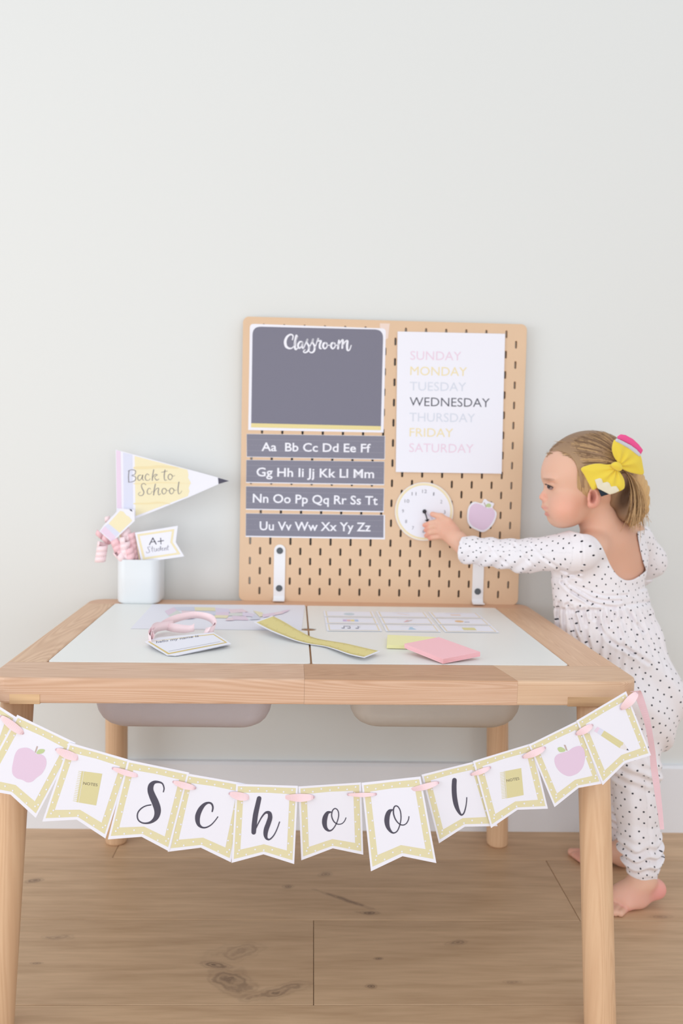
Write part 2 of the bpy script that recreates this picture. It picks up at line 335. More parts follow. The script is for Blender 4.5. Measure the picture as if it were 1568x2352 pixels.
GAPX = tl(atz((712.5, 1500), TZ))[0]
tprism('divider_rail', [(GAPX-.02, oy0+.001), (GAPX+.02, oy0+.001), (GAPX+.02, oy1-.001), (GAPX-.02, oy1-.001)], TZ-.022, TZ-.0019, wood('pine_divider', (176, 130, 88), (140, 98, 62), 'Y', 30, .5, .6, 4), .002)
for s, P in ((-1, ((0, 1594), (91, 1618))), (1, ((1314, 1607), (1432, 1632)))):
    a = tl(aty(P[0], -.6)); b = tl(aty(P[1], -.6)); xa, xb = (-W2L+.004, b[0]) if s < 0 else (a[0], W2-R_*.9)
    tprism('corner_block', [(xa, -D-.0008), (xb, -D-.0008), (xb, -D+.03), (xa, -D+.03)] if s > 0 else [(-W2L+R_, -D-.0008), (xb, -D-.0008), (xb, -D+.03), (-W2L+R_, -D+.03)], TZ-TH-.0006, TZ-TH+.0125, pEnd, .0006, label='corner block with dark end grain')
for (top, bot, yy, ys) in (((1360.6, 1640), (1379.5, 2440), -.560, -.606), ((38, 1640), (-11, 2430), -.560, -.606), ((1142, 1690), (1141.5, 1925), -.055, -.055), ((267.5, 1690), (267, 1900), -.055, -.055)):
    a = tl(aty(top, yy)); b = tl(aty(bot, ys)); d = (b-a)/(b[2]-a[2]); p0 = a+d*(TZ-TH-a[2]); p1 = a+d*(0-a[2])
    bm = bmesh.new(); rings = [(0, .0185, 0), (.002, .0205, 0), (.006, .0213, 0), (.12, .0213, 0), (.30, .0213, 0), (TZ-TH, .0213, 0)]; vs = []
    for (z, r, _) in rings:
        c = p1+(p0-p1)*(z/(TZ-TH)); vs.append([bm.verts.new((c[0]+r*math.cos(t), c[1]+r*math.sin(t), z)) for t in np.linspace(0, 2*math.pi, 33)[:-1]])
    for i in range(len(vs)-1):
        for k in range(32): bm.faces.new((vs[i][k], vs[i][(k+1) % 32], vs[i+1][(k+1) % 32], vs[i+1][k]))
    bm.faces.new(vs[0]); bm.faces.new(vs[-1]); o = bmobj('leg', bm, pZ, table, smooth=True, world=False)
# lids
lidm = mat('white_lid', (238, 239, 236), .35, .4)
def lid(x0, x1, notch_right, label):
    ny = tl(atz((713, 1446), TZ))[1]; r = .006; P = rrect(x0, oy0+.0016, x1, oy1-.0016, r, 5)
    nr = .0125; nt = [(x1-(nr*math.cos(a)), ny+nr*math.sin(a)) for a in np.linspace(-math.pi/2, math.pi/2, 9)] if notch_right else [(x0+(nr*math.cos(a)), ny+nr*math.sin(a)) for a in np.linspace(math.pi/2, -math.pi/2, 9)]
    if notch_right: P = P[:12]+nt+P[12:]
    else: P = P+nt
    bm = bmesh.new(); slab(bm, [(x, y, TZ-.0018) for x, y in P], np.array([0, 0, .0026])); bevel(bm, .0005, 2, .6); return bmobj('lid', bm, lidm, table, world=False, label=label)
lid(ox0+.0005, GAPX-.0014, True, 'white lid, left half')
lid(GAPX+.0014, ox1-.0005, False, 'white lid, right half')
# bins
binm = mat('translucent_plastic', (253, 247, 251), .35, .4)
def bin_(px0, px1, label, tint):
    a = aty((px0, 1630), -.5); b = aty((px1, 1630), -.5); zb = aty(((px0+px1)/2, 1689), -.5)[2]; cx = (a[0]+b[0])/2; hw = (b[0]-a[0])/2
    o = thing('storage_bin', label, 'bin', (cx, -.285, zb)); bm = bmesh.new(); H = TZ-.034-zb; vs = []
    prof = [(.0, .60), (.0, .68), (.001, .735), (.004, .81), (.009, .868), (.017, .922), (.028, .962), (.042, .985), (H-.001, 1.02)]
    for z, f in prof:
        hx = hw*f; hy = .215*(1-(1-f)*hw/.215); vs.append([bm.verts.new((x, y, z)) for x, y in rrect(-hx, -hy, hx, hy, .03*f, 6)])
    bm.faces.new(vs[0][::-1])
    for i in range(len(vs)-1):
        n = len(vs[i])
        for k in range(n): bm.faces.new((vs[i][k], vs[i][(k+1) % n], vs[i+1][(k+1) % n], vs[i+1][k]))
    bmesh.ops.solidify(bm, geom=list(bm.faces), thickness=.0018); bmobj('tub', bm, tint, o, smooth=True, world=False)
    bm = bmesh.new(); hx = hw*1.03; Po = rrect(-hx-.006, -.226, hx+.006, .226, .032, 6); Pi = rrect(-hx+.001, -.219, hx-.001, .219, .03, 6)
    A = [bm.verts.new((x, y, H)) for x, y in Po]; B = [bm.verts.new((x, y, H)) for x, y in Pi]; n = len(A)
    for k in range(n): bm.faces.new((A[k], A[(k+1) % n], B[(k+1) % n], B[k]))
    bmesh.ops.solidify(bm, geom=list(bm.faces), thickness=.002); bmobj('rim', bm, tint, o, world=False)
bin_(205, 625, 'pale lilac plastic storage bin hanging under the left half of the table', binm)
bin_(800, 1208, 'cream tinted plastic storage bin hanging under the right half of the table', mat('translucent_plastic_warm', (250, 244, 236), .35, .4))

# ============================================================ PEGBOARD
BX, BY, BT = .1305, -.016, .010; TILT = .010/.56
board = thing('pegboard', 'tan wooden pegboard with rows of slots standing at the back of the table', 'pegboard', (BX, BY, TZ))
cu = bpy.data.curves.new('board', 'CURVE'); cu.dimensions = '2D'; cu.fill_mode = 'BOTH'; cu.extrude = BT/2-.0008; cu.bevel_depth = .0008; cu.bevel_resolution = 1
def addsp(P):
    sp = cu.splines.new('POLY'); sp.points.add(len(P)-1); sp.use_cyclic_u = True
    for i, (x, y) in enumerate(P): sp.points[i].co = (x, y, 0, 1)
addsp(rrect(-.28, 0, .28, .56, .011, 6))
def slot(cx, cz):
    r, h = .0029, .0056; addsp([(cx+r*math.cos(a), cz+h+r*math.sin(a)) for a in np.linspace(0, math.pi, 5)]+[(cx+r*math.cos(a), cz-h+r*math.sin(a)) for a in np.linspace(math.pi, 2*math.pi, 5)])
for r in range(1, 28):
    for k in range(14):
        x = -.28+(.02+.04*k if r % 2 == 0 else .04+.04*k)
        if x < .275: slot(x, .02*r)
co = bpy.data.objects.new('board', cu); COL.objects.link(co); dg = bpy.context.evaluated_depsgraph_get(); dg.update()
me = bpy.data.meshes.new_from_object(co.evaluated_get(dg)); bpy.data.objects.remove(co); bpy.data.curves.remove(cu)
me.transform(Matrix.Rotation(-TILT, 4, 'X') @ Matrix.Translation((0, BT/2, 0)) @ Matrix.Rotation(math.pi/2, 4, 'X'))
me.materials.clear(); link('panel', me, mat('board_mdf', (226, 194, 162), .5, .3, var=(14, .035)), board, world=False)
BP = Plane((BX, BY, TZ), (0, -math.cos(TILT), math.sin(TILT)))
# brackets
whm = mat('white_metal', (240, 240, 243), .35, .4); scm = mat('grey_screw', (92, 98, 104), .5, .3)
def bracket(cxt, yt, cxb, yb, screws, label):
    o = thing('bracket', label, 'bracket', tuple(BP((cxb, yb))), group='white brackets of the pegboard'); t = .0018
    a = BP((cxt, yt)); b = np.array(BP((cxb, yb))); zt = a[2]; w = .0112; zb = TZ+.0015
    bm = bmesh.new(); n = []; xm = (a[0]+b[0])/2
    P = [(xm-w, zb+.012), (xm+w, zb+.012)]+[(xm+w*math.cos(q), zt-w+w*math.sin(q)) for q in np.linspace(0, math.pi, 12)]
    yy = lambda z: BY+(z-TZ)*TILT-.0004
    A = [bm.verts.new((x, yy(z)-t, z)) for x, z in P]; B = [bm.verts.new((x, yy(z), z)) for x, z in P]; m = len(P); bm.faces.new(A); bm.faces.new(B[::-1])
    for k in range(m): bm.faces.new((A[k], B[k], B[(k+1) % m], A[(k+1) % m]))
    # foot curling forward onto the table
    F = [(0, zb+.0125), (0, zb+.009), (-.002, zb+.004), (-.006, zb+.0008), (-.012, zb+.0002), (-.017, zb+.0006), (-.0185, zb+.0024)]
    prev = None
    for (dy, z) in F:
        y0 = yy(zb)+dy; th = .0018; r = [bm.verts.new(q) for q in ((xm-w, y0-th*.7, z), (xm+w, y0-th*.7, z), (xm+w, y0, z+th*(.8 if dy < -.001 else 0)), (xm-w, y0, z+th*(.8 if dy < -.001 else 0)))]
        if prev:
            for k in range(4): bm.faces.new((prev[k], prev[(k+1) % 4], r[(k+1) % 4], r[k]))
        prev = r
    bm.faces.new(prev)
    bmobj('strap', bm, whm, o)
    for s in screws:
        c = BP(s); bm = bmesh.new(); bmesh.ops.create_cone(bm, cap_ends=True, segments=20, radius1=.0066, radius2=.0056, depth=.0022, matrix=Matrix.Translation((xm, c[1]-.0034, c[2])) @ Matrix.Rotation(math.pi/2, 4, 'X')); bmobj('screw', bm, scm, o)
s3 = C(540, 980, 4.3556); s4 = C(880, 1080, 4.6118)
bracket(*s3(447, 1178), *s3(437, 1740), [s3(445, 1240), s3(438, 1615)], 'white metal bracket at the left of the pegboard, two grey screws showing')
bracket(*s4(1008, 860), *s4(995, 1405), [s4(992, 1283)], 'white metal bracket under the child\'s sleeve at the right of the pegboard')

# papers on the board
paper = mat('paper_white', (240, 240, 249), .6, .25); dark = mat('print_charcoal', (127, 126, 141), .65, .2); pale = mat('print_white', (243, 243, 251), .6, .2)
gold = mat('print_gold', (233, 218, 158), .65, .2); gline = mat('print_grey_line', (158, 157, 170), .65, .2); band = mat('print_yellow_band', (226, 219, 180), .65, .2); inkd = mat('print_ink', (84, 82, 97), .6, .2)
lilac = mat('print_lilac', (228, 205, 228), .65, .2); leafg = mat('print_leaf', (196, 212, 160), .65, .2); stemb = mat('print_stem', (196, 178, 172), .65, .2)
s1 = C(540, 720, 4.3556); s2 = C(860, 720, 4.3556)
def quad_round(conv, TL, TR, BR, BL, r, n=6, which=(1, 1, 1, 1)):
    """rounded quad in image order TL TR BR BL"""
    P = [np.array(q, float) for q in (TL, TR, BR, BL)]; out = []
    for i in range(4):
        a, b, c = P[i-1], P[i], P[(i+1) % 4]
        if not which[i]: out.append(tuple(b)); continue
        u = (a-b)/np.linalg.norm(a-b); v = (c-b)/np.linalg.norm(c-b)
        for t in np.linspace(0, 1, n+1):
            p0, p1, p2 = b+u*r, b, b+v*r; out.append(tuple((1-t)**2*p0+2*t*(1-t)*p1+t*t*p2))
    return [conv(*q) for q in out]
def on_board(name, label, cat, at, group=None): return thing(name, label, cat, tuple(BP(at)), group=group)
cp = on_board('classroom_poster', 'charcoal chalkboard poster with white script heading, top left of the pegboard', 'poster', s1(800, 640))
off = .0006
sheet('paper', BP, quad_round(s1, (147, 103), (1507, 150), (1483, 1192), (130, 1166), 40, 5, (1, 1, 0, 0)), paper, cp, off=off)
BPo = Plane(BP.p+BP.n*off, BP.n)
pr = Print(BPo); pr.poly(quad_round(s1, (174, 130), (1480, 162), (1457, 1128), (160, 1098), 85, 7, (1, 1, 0, 0)), dark, 2); pr.poly([s1(*q) for q in ((160, 1098), (1457, 1128), (1456, 1168), (158, 1139))], gold, 2); pr.build('printed_panel', cp)
# "Classroom" in brush script
pr = Print(BPo); pr.lay = 4
for stt in (
    [(572, 262, 14), (578, 225, 16), (555, 210, 18), (520, 232, 26), (500, 280, 32), (510, 330, 30), (545, 350, 20), (580, 335, 12), (608, 270, 10), (622, 228, 14)],
    [(612, 222, 26), (600, 280, 28), (596, 335, 26), (606, 360, 20), (625, 345, 12)],
    [(668, 282, 14), (645, 285, 20), (628, 315, 24), (636, 345, 20), (658, 335, 14), (672, 285, 20), (668, 330, 24), (682, 352, 16)], [(682, 352, 12), (708, 290, 14), (722, 258, 22), (716, 290, 18), (738, 330, 24), (730, 372, 22), (700, 392, 16), (682, 380, 14), (700, 362, 10)],
    [(736, 352, 10), (765, 290, 14), (778, 258, 22), (774, 290, 18), (795, 330, 24), (786, 378, 22), (758, 392, 16), (740, 378, 12)],
    [(798, 345, 10), (822, 270, 14), (830, 250, 20), (830, 275, 16), (858, 275, 22), (846, 310, 24), (846, 345, 22), (862, 352, 12)],
    [(905, 292, 14), (885, 300, 24), (878, 330, 24), (895, 352, 18), (918, 332, 14), (918, 300, 12), (902, 292, 14), (930, 318, 10), (958, 312, 10)],
    [(985, 292, 14), (965, 300, 24), (958, 330, 24), (975, 352, 18), (998, 332, 14), (998, 300, 12), (982, 292, 14), (1010, 318, 10), (1032, 305, 12)],
    [(1038, 270, 20), (1032, 310, 24), (1028, 350, 24)], [(1030, 330, 10), (1056, 280, 14), (1076, 265, 22), (1074, 305, 24), (1070, 345, 22)], [(1074, 325, 10), (1100, 282, 14), (1122, 275, 24), (1118, 320, 26), (1122, 365, 22), (1142, 365, 14), (1160, 320, 12)]):
    pr.stroke([(x, y, w*.84) for x, y, w in stt], pale, s1, lay=4, n=5)
pr.build('lettering', cp)
tape = on_board('tape_strip', 'pale translucent tape strip at the top right corner of the charcoal poster', 'tape', s1(1500, 120)); sheet('film', BP, [s1(*q) for q in ((1447, 98), (1546, 101), (1528, 248), (1503, 262), (1500, 180), (1447, 140))], mat('tape', (236, 214, 202), .3, .4), tape, .0001, .0002)
# alphabet strips
strips = [((113, 71), (1500, 92), (1497, 329), (114, 304), (115, 74), (1495, 95), (1492, 322), (117, 299), 'Aa  Bb Cc Dd Ee Ff', (262, 242), (1354, 257), 88, 'topmost charcoal alphabet strip printed Aa to Ff'),
          ((110, 331), (1492, 348), (1490, 585), (108, 562), (112, 334), (1489, 351), (1486, 575), (110, 553), 'Gg Hh Ii Jj Kk Ll Mm', (212, 495), (1388, 514), 90, 'charcoal alphabet strip printed Gg to Mm, second from the top'),
          ((107, 595), (1490, 616), (1486, 857), (106, 830), (109, 598), (1486, 620), (1480, 845), (107, 820), 'Nn Oo Pp Qq Rr Ss Tt', (175, 757), (1424, 782), 90, 'charcoal alphabet strip printed Nn to Tt, third from the top'),
          ((106, 866), (1497, 883), (1497, 1128), (104, 1103), (108, 869), (1484, 887), (1482, 1110), (106, 1091), 'Uu Vv Ww Xx Yy Zz', (244, 1034), (1354, 1047), 90, 'lowest charcoal alphabet strip printed Uu to Zz')]
for (a, b, c, d, e, f, g, h, txt, A, B, cap, lab) in strips:
    o = on_board('alphabet_strip', lab, 'strip', s3(*a), group='alphabet strips on the pegboard'); sheet('paper', BP, [s3(*q) for q in (a, b, c, d)], paper, o, off=off)
    pr = Print(BPo); pr.poly([s3(*q) for q in (e, f, g, h)], mat('print_charcoal_light', (136, 135, 149), .65, .2), 2)
    e, f, g, h = map(np.array, (e, f, g, h))
    for t in (.24, .73): p0 = e+(h-e)*t; p1 = f+(g-f)*t; pr.stroke([(*p0, 3.2), (*p1, 3.2)], gline, s3, lay=3)
    p0 = e+(h-e)*.49; p1 = f+(g-f)*.49
    for k in range(34):
        q0 = p0+(p1-p0)*(k/34); q1 = p0+(p1-p0)*((k+.5)/34)
        pr.stroke([(*q0, 2.5), (*q1, 2.5)], gline, s3, lay=3)
    pr.build('printed_lines', o)
    pr = Print(BPo); pr.text(txt, s3(*A), s3(*B), cap/4.3556, pale, .015, 4); pr.build('lettering', o)
# days of the week
dp = on_board('weekday_poster', 'white poster listing the days of the week in pastel capitals', 'poster', s2(750, 900))
sheet('paper', BP, [s2(*q) for q in ((230, 180), (1305, 203), (1270, 1603), (212, 1586))], paper, dp, .0012, .0030)
BP2 = Plane(BP.p+BP.n*.0030, BP.n); pr = Print(BP2)
pkT = mat('print_pink', (238, 214, 230), .65, .2); yeT = mat('print_yellow', (241, 226, 180), .65, .2); blT = mat('print_pale_blue', (217, 222, 234), .65, .2); dkT = mat('print_grey_ink', (92, 92, 104), .65, .2)
for (t, x0, yb0, x1, yb1, cap, m) in (('SUNDAY', 357, 462, 866, 470, 92, pkT), ('MONDAY', 357, 616, 922, 626, 92, yeT), ('TUESDAY', 352, 770, 914, 778, 92, blT), ('WEDNESDAY', 350, 924, 1150, 937, 92, dkT), ('THURSDAY', 348, 1079, 1004, 1089, 92, blT), ('FRIDAY', 350, 1230, 784, 1237, 90, yeT), ('SATURDAY', 346, 1385, 988, 1395, 92, pkT)):
    pr.text(t, s2(x0, yb0), s2(x1, yb1), cap/4.3556, m, -.004, 2)
pr.build('lettering', dp)
# clock
ck = on_board('paper_clock', 'round white paper clock with yellow rim that the child touches', 'clock', s4(432, 437)); cc = s4(432, 437)
circ = lambda r, n=56: [(cc[0]+r/4.6118*math.cos(2*math.pi*i/n), cc[1]+r*1.0/4.6118*math.sin(2*math.pi*i/n)) for i in range(n)]
sheet('dial', BP, circ(309), paper, ck, .0008, .0026); BP3 = Plane(BP.p+BP.n*.0026, BP.n)
pr = Print(BP3); pr.poly(circ(304), mat('print_cream', (243, 232, 205), .65, .2), 1); pr.poly(circ(289), mat('print_rim_gold', (240, 224, 178), .65, .2), 2); pr.poly(circ(278), paper, 3); pr.build('printed_rim', ck)
pr = Print(BP3); g2 = mat('print_numeral', (140, 138, 148), .65, .2)
for n_, (x, y) in {12: (436, 222), 1: (532, 250), 2: (613, 332), 3: (648, 442), 6: (425, 645), 7: (313, 610), 8: (240, 540), 9: (207, 432), 10: (250, 325), 11: (325, 248), 4: (620, 548), 5: (540, 622)}.items():
    t = str(n_); wd = 48 if len(t) > 1 else (20 if t != '1' else 12); pr.text(t, s4(x-wd/2, y+19), s4(x+wd/2, y+20), 38/4.6118, g2, -.005, 5)
pr.build('numeral', ck)
hk = mat('black_brad', (44, 44, 52), .4, .4); pr = Print(BP3); pr.stroke([(435, 437, 14), (452, 480, 12), (466, 530, 12)], hk, s4, lay=12); pr.poly([s4(*q) for q in ((440, 528), (487, 515), (470, 556))], hk, 12); pr.stroke([(466, 550, 7), (472, 600, 7)], hk, s4, lay=12); pr.build('clock_hand', ck)
pr = Print(BP3); pr.stroke([(437, 437, 12), (520, 512, 12)], mat('pale_hand', (214, 210, 226), .5, .3), s4, lay=11); pr.build('clock_hand', ck)
bm = bmesh.new(); bmesh.ops.create_uvsphere(bm, u_segments=14, v_segments=8, radius=.0042, matrix=Matrix.Translation(Vector(BP3(s4(436, 437), .002))) @ Matrix.Diagonal((1, .5, 1, 1))); bmobj('centre_pin', bm, hk, ck, smooth=True)
# apple sticker
ap = on_board('apple_cutout', 'lilac paper apple cutout with white edge right of the clock', 'decoration', s4(1045, 490))
out = spline([(960, 335), (1040, 350), (1062, 312), (1085, 306), (1112, 330), (1172, 352), (1158, 398), (1195, 440), (1198, 485), (1170, 560), (1120, 620), (1060, 655), (1000, 640), (925, 600), (892, 545), (888, 470), (905, 385)], 5, True)
sheet('paper', BP, [s4(*q) for q in out], paper, ap, .0006, .0026); pr = Print(BP3)
pr.poly([s4(*q) for q in spline([(975, 352), (1040, 368), (1095, 400), (1150, 402), (1178, 440), (1180, 490), (1150, 555), (1105, 610), (1058, 634), (1005, 622), (940, 585), (908, 530), (906, 470), (922, 392)], 5, True)], lilac, 2)
pr.poly([s4(*q) for q in spline([(1085, 385), (1095, 360), (1120, 352), (1140, 368), (1130, 392)], 5, True)], leafg, 3); pr.stroke([(1068, 345, 10), (1082, 375, 8), (1086, 395, 6)], stemb, s4, lay=3); pr.build('printed_apple', ap)

# ============================================================ PEN CUP AND FLAGS
s5 = C(200, 1010, 4.6118)
cb = atz((314.5, 1388.5), TZ); cupr = .0405; cup = thing('pen_cup', 'white rounded square cup standing on the back left corner of the table', 'cup', (cb[0], cb[1]+cupr, TZ)); H = .0860
bm = bmesh.new(); vs = []
for (z, inn) in ((0, .006), (.0006, .003), (.003, .0006), (.007, 0), (H*.5, 0), (H-.001, 0), (H, .0006), (H, .0018), (H-.001, .0024), (H*.5, .0026), (.004, .003)):
    e = cupr-inn; vs.append([bm.verts.new((x, y, z)) for x, y in rrect(-e, -e, e, e, .019-inn*.5, 8)])
bm.faces.new(vs[0][::-1]); bm.faces.new(vs[-1])
for i in range(len(vs)-1):
    n = len(vs[i])
    for k in range(n): bm.faces.new((vs[i][k], vs[i][(k+1) % n], vs[i+1][(k+1) % n], vs[i+1][k]))
bmobj('body', bm, mat('white_ceramic', (229, 233, 236), .35, .4), cup, smooth=True, world=False)
stick = mat('wood_stick', (216, 192, 160), .6)
def tube(P, r, n=8, closed_ends=True, bm=None, taper=None):
    P = np.array(P, float); own = bm is None; bm = bm or bmesh.new(); T = np.gradient(P, axis=0); T /= np.linalg.norm(T, axis=1)[:, None]+1e-12; rings = []; up = np.array([.3, .5, .81])
    for i, (p, t) in enumerate(zip(P, T)):
        a = np.cross(t, up); a /= np.linalg.norm(a)+1e-12; b = np.cross(t, a); rr = r*(taper(i/(len(P)-1)) if taper else 1)
        rings.append([bm.verts.new(tuple(p+rr*(a*math.cos(q)+b*math.sin(q)))) for q in np.linspace(0, 2*math.pi, n+1)[:-1]])
    for i in range(len(rings)-1):
        for k in range(n): bm.faces.new((rings[i][k], rings[i][(k+1) % n], rings[i+1][(k+1) % n], rings[i+1][k]))
    if closed_ends: bm.faces.new(rings[0]); bm.faces.new(rings[-1])
    return bm
cx, cy = cb[0], cb[1]+cupr
def flagplane(Y): return Plane((0, Y, 0), (0, -1, 0))
# Back to School pennant
FP = flagplane(-.052); fo = thing('pencil_pennant', 'triangular paper pennant shaped as a yellow pencil reading Back to School', 'flag', tuple(FP(s5(340, 500))))
bmobj('stick', tube([FP(s5(325, 110), -.002), FP(s5(335, 700), -.002), (cx-.021, cy-.01, TZ+.012)], .0016), stick, fo)
sheet('paper', FP, [s5(*q) for q in ((302, 105), (500, 158), (1064, 312), (1385, 400), (1508, 436), (1392, 470), (1068, 612), (505, 838), (312, 815))], paper, fo, .0005)
pr = Print(FP); skyb = mat('print_ferrule_blue', (222, 225, 243), .65, .2); pkl = mat('print_eraser_pink', (236, 216, 236), .65, .2); yl = mat('print_pencil_yellow', (243, 233, 196), .65, .2); yl2 = mat('print_pencil_streak', (240, 225, 180), .65, .2)
pr.poly([s5(*q) for q in ((308, 112), (355, 122), (366, 735), (316, 722))], pkl, 1); pr.poly([s5(*q) for q in ((380, 135), (480, 158), (488, 800), (388, 760))], skyb, 1)
pr.poly([s5(*q) for q in ((503, 172), (1062, 318), (1074, 372), (1068, 400), (1098, 455), (1075, 510), (1085, 545), (1066, 598), (512, 808))], yl, 1)
for (ya, yb, xe) in ((275, 310, 950), (450, 470, 1090), (660, 685, 870)): pr.poly([s5(*q) for q in spline([(506, ya+10), (650, ya+6), (760, ya-4), (xe, ya+14), (xe, yb-4), (780, yb-10), (650, yb), (506, yb)], 4, True)], yl2, 2)
pr.poly([s5(*q) for q in ((1385, 402), (1504, 436), (1392, 470))], inkd, 2); pr.build('printed_pencil', fo)
pr = Print(FP); bl = mat('print_grey_script', (140, 136, 142), .65, .2)
for S_ in ([(445, 325, 10), (438, 380, 13), (440, 445, 12)], [(432, 335, 6), (470, 318, 9), (512, 330, 11), (505, 365, 9), (470, 380, 6), (510, 392, 10), (512, 425, 11), (478, 445, 8), (436, 450, 8)],
           [(570, 375, 8), (545, 380, 11), (535, 410, 12), (552, 432, 9), (578, 405, 7), (588, 372, 11), (584, 415, 11), (600, 430, 6)], [(655, 375, 8), (635, 362, 8), (615, 390, 12), (622, 425, 10), (650, 430, 6), (668, 412, 6)],
           [(705, 318, 12), (694, 375, 13), (690, 430, 13)], [(692, 400, 6), (720, 368, 8), (742, 372, 10), (715, 395, 7), (735, 428, 12), (762, 415, 5)], [(824, 320, 12), (816, 380, 13), (822, 428, 9), (845, 425, 5)], [(785, 345, 6), (850, 332, 6)],
           [(880, 362, 7), (862, 375, 11), (858, 405, 12), (876, 425, 9), (898, 408, 8), (900, 378, 8), (882, 364, 7), (910, 385, 5), (930, 378, 5)],
           [(622, 478, 8), (600, 462, 8), (575, 480, 9), (582, 515, 13), (600, 550, 13), (590, 585, 10), (558, 592, 7), (542, 572, 6), (565, 555, 5)], [(672, 520, 8), (652, 515, 8), (636, 545, 12), (645, 575, 9), (672, 572, 5), (690, 545, 5)],
           [(722, 470, 12), (710, 530, 13), (704, 585, 13)], [(706, 560, 5), (732, 520, 8), (758, 515, 10), (752, 550, 13), (758, 585, 9), (780, 570, 5)],
           [(820, 515, 7), (800, 522, 11), (792, 552, 12), (808, 575, 9), (832, 562, 8), (838, 530, 8), (822, 516, 7), (850, 540, 5), (868, 535, 5)], [(900, 512, 7), (880, 520, 11), (872, 550, 12), (888, 574, 9), (912, 560, 8), (918, 528, 8), (902, 514, 7), (930, 538, 5), (945, 530, 5)],
           [(972, 448, 12), (962, 520, 13), (968, 572, 9), (990, 562, 5), (1002, 540, 5)]): pr.stroke([(a_, b_, c_*.72) for a_, b_, c_ in S_], bl, s5, lay=4, n=4)
pr.build('lettering', fo)
# small pencil tag
FP2 = flagplane(-.068); to = thing('pencil_tag', 'small square paper tag with a yellow and lilac pencil tilted above the cup', 'tag', tuple(FP2(s5(300, 900))))
bmobj('stick', tube([FP2(s5(330, 900), -.0018), (cx-.016, cy-.02, TZ+.012)], .0014), stick, to)
sheet('paper', FP2, [s5(*q) for q in ((345, 728), (500, 742), (504, 860), (262, 1088), (130, 970), (180, 900))], paper, to, .0005)
pr = Print(FP2); pr.poly([s5(*q) for q in spline([(372, 755), (475, 850), (345, 985), (230, 890)], 3, True)] if 0 else [s5(*q) for q in ((350, 752), (385, 762), (415, 800), (445, 815), (478, 858), (345, 986), (228, 888))], yl, 1)
pr.poly([s5(*q) for q in ((228, 888), (345, 986), (305, 1030), (188, 915))], skyb, 1); pr.poly([s5(*q) for q in ((188, 915), (305, 1030), (262, 1076), (142, 970))], pkl, 1); pr.poly([s5(*q) for q in ((445, 735), (470, 738), (482, 762), (462, 755))], inkd, 1); pr.build('printed_pencil', to)
# A+ student flag
FP3 = flagplane(-.066); so = thing('student_flag', 'white swallowtail paper flag with gold border reading A+ Student', 'flag', tuple(FP3(s5(720, 1100))))
bmobj('stick', tube([FP3(s5(520, 1000), -.0018), FP3(s5(560, 1300), -.0018), (cx+.004, cy-.018, TZ+.012)], .0014), stick, so)
Fq = [(505, 985), (960, 912), (938, 1085), (1028, 1235), (575, 1300)]; sheet('paper', FP3, [s5(*q) for q in Fq], paper, so, .0005)
pr = Print(FP3); cr_ = np.mean(Fq, 0)
gi = [(530, 1002), (925, 945), (905, 1085), (990, 1212), (592, 1272)]; pr.poly([s5(*q) for q in gi], mat('print_gold_pale', (240, 228, 190), .65, .2), 1); pr.poly([s5(*q) for q in ((556, 1020), (898, 970), (880, 1088), (952, 1196), (612, 1246))], paper, 2); pr.build('printed_border', so)
pr = Print(FP3); gm = mat('print_mid_grey', (112, 110, 122), .65, .2); gm2 = mat('print_grey_soft', (170, 168, 180), .65, .2)
for S_ in ([(660, 1112, 10), (696, 1040, 11)], [(696, 1040, 11), (730, 1105, 12)], [(672, 1085, 8), (722, 1078, 8)], [(750, 1078, 9), (810, 1068, 9)], [(778, 1042, 9), (782, 1105, 9)]): pr.stroke(S_, gm, s5, lay=4, n=3)
for S_ in ([(668, 1135, 6), (640, 1140, 7), (655, 1165, 8), (660, 1190, 7), (632, 1200, 5), (628, 1185, 5)], [(690, 1130, 7), (688, 1175, 7), (698, 1188, 4)], [(675, 1152, 4), (705, 1147, 4)], [(712, 1150, 7), (712, 1180, 6), (730, 1178, 5), (735, 1150, 7), (738, 1180, 5)], [(765, 1150, 5), (752, 1155, 7), (752, 1176, 6), (768, 1172, 5), (778, 1125, 8), (776, 1170, 6)],
           [(790, 1160, 4), (806, 1148, 5), (792, 1150, 7), (794, 1172, 6), (812, 1166, 4)], [(820, 1146, 7), (820, 1172, 7)], [(820, 1158, 4), (838, 1144, 6), (838, 1170, 6)], [(856, 1118, 7), (852, 1165, 6), (864, 1164, 4)], [(842, 1138, 4), (868, 1132, 4)]): pr.stroke(S_, gm2, s5, lay=4, n=3)
pr.build('lettering', so)
# curled pink ribbon
pinkr = mat('pink_ribbon', (255, 230, 234), .4, .4); pinkd = mat('pink_ribbon_deeper', (248, 204, 210), .4, .4)
def ribbon(P, dirs, w, name, m, parent, th=.0003, label=None, smooth=True):
    """a strip following P, its width along dirs"""
    P = np.array(P, float); bm = bmesh.new(); A = []; T = np.gradient(P, axis=0)
    for i, p in enumerate(P):
        d = np.array(dirs[i], float); d /= np.linalg.norm(d)+1e-9; ww = w[i] if hasattr(w, '__len__') else w; nn = np.cross(T[i], d); nn /= np.linalg.norm(nn)+1e-9
        A.append([bm.verts.new(tuple(p+s*d*ww/2+q*nn*th/2)) for s, q in ((-1, -1), (1, -1), (1, 1), (-1, 1))])
    for i in range(len(A)-1):
        for k in range(4): bm.faces.new((A[i][k], A[i][(k+1) % 4], A[i+1][(k+1) % 4], A[i+1][k]))
    bm.faces.new(A[0]); bm.faces.new(A[-1]); return bmobj(name, bm, m, parent, smooth=smooth, label=label)
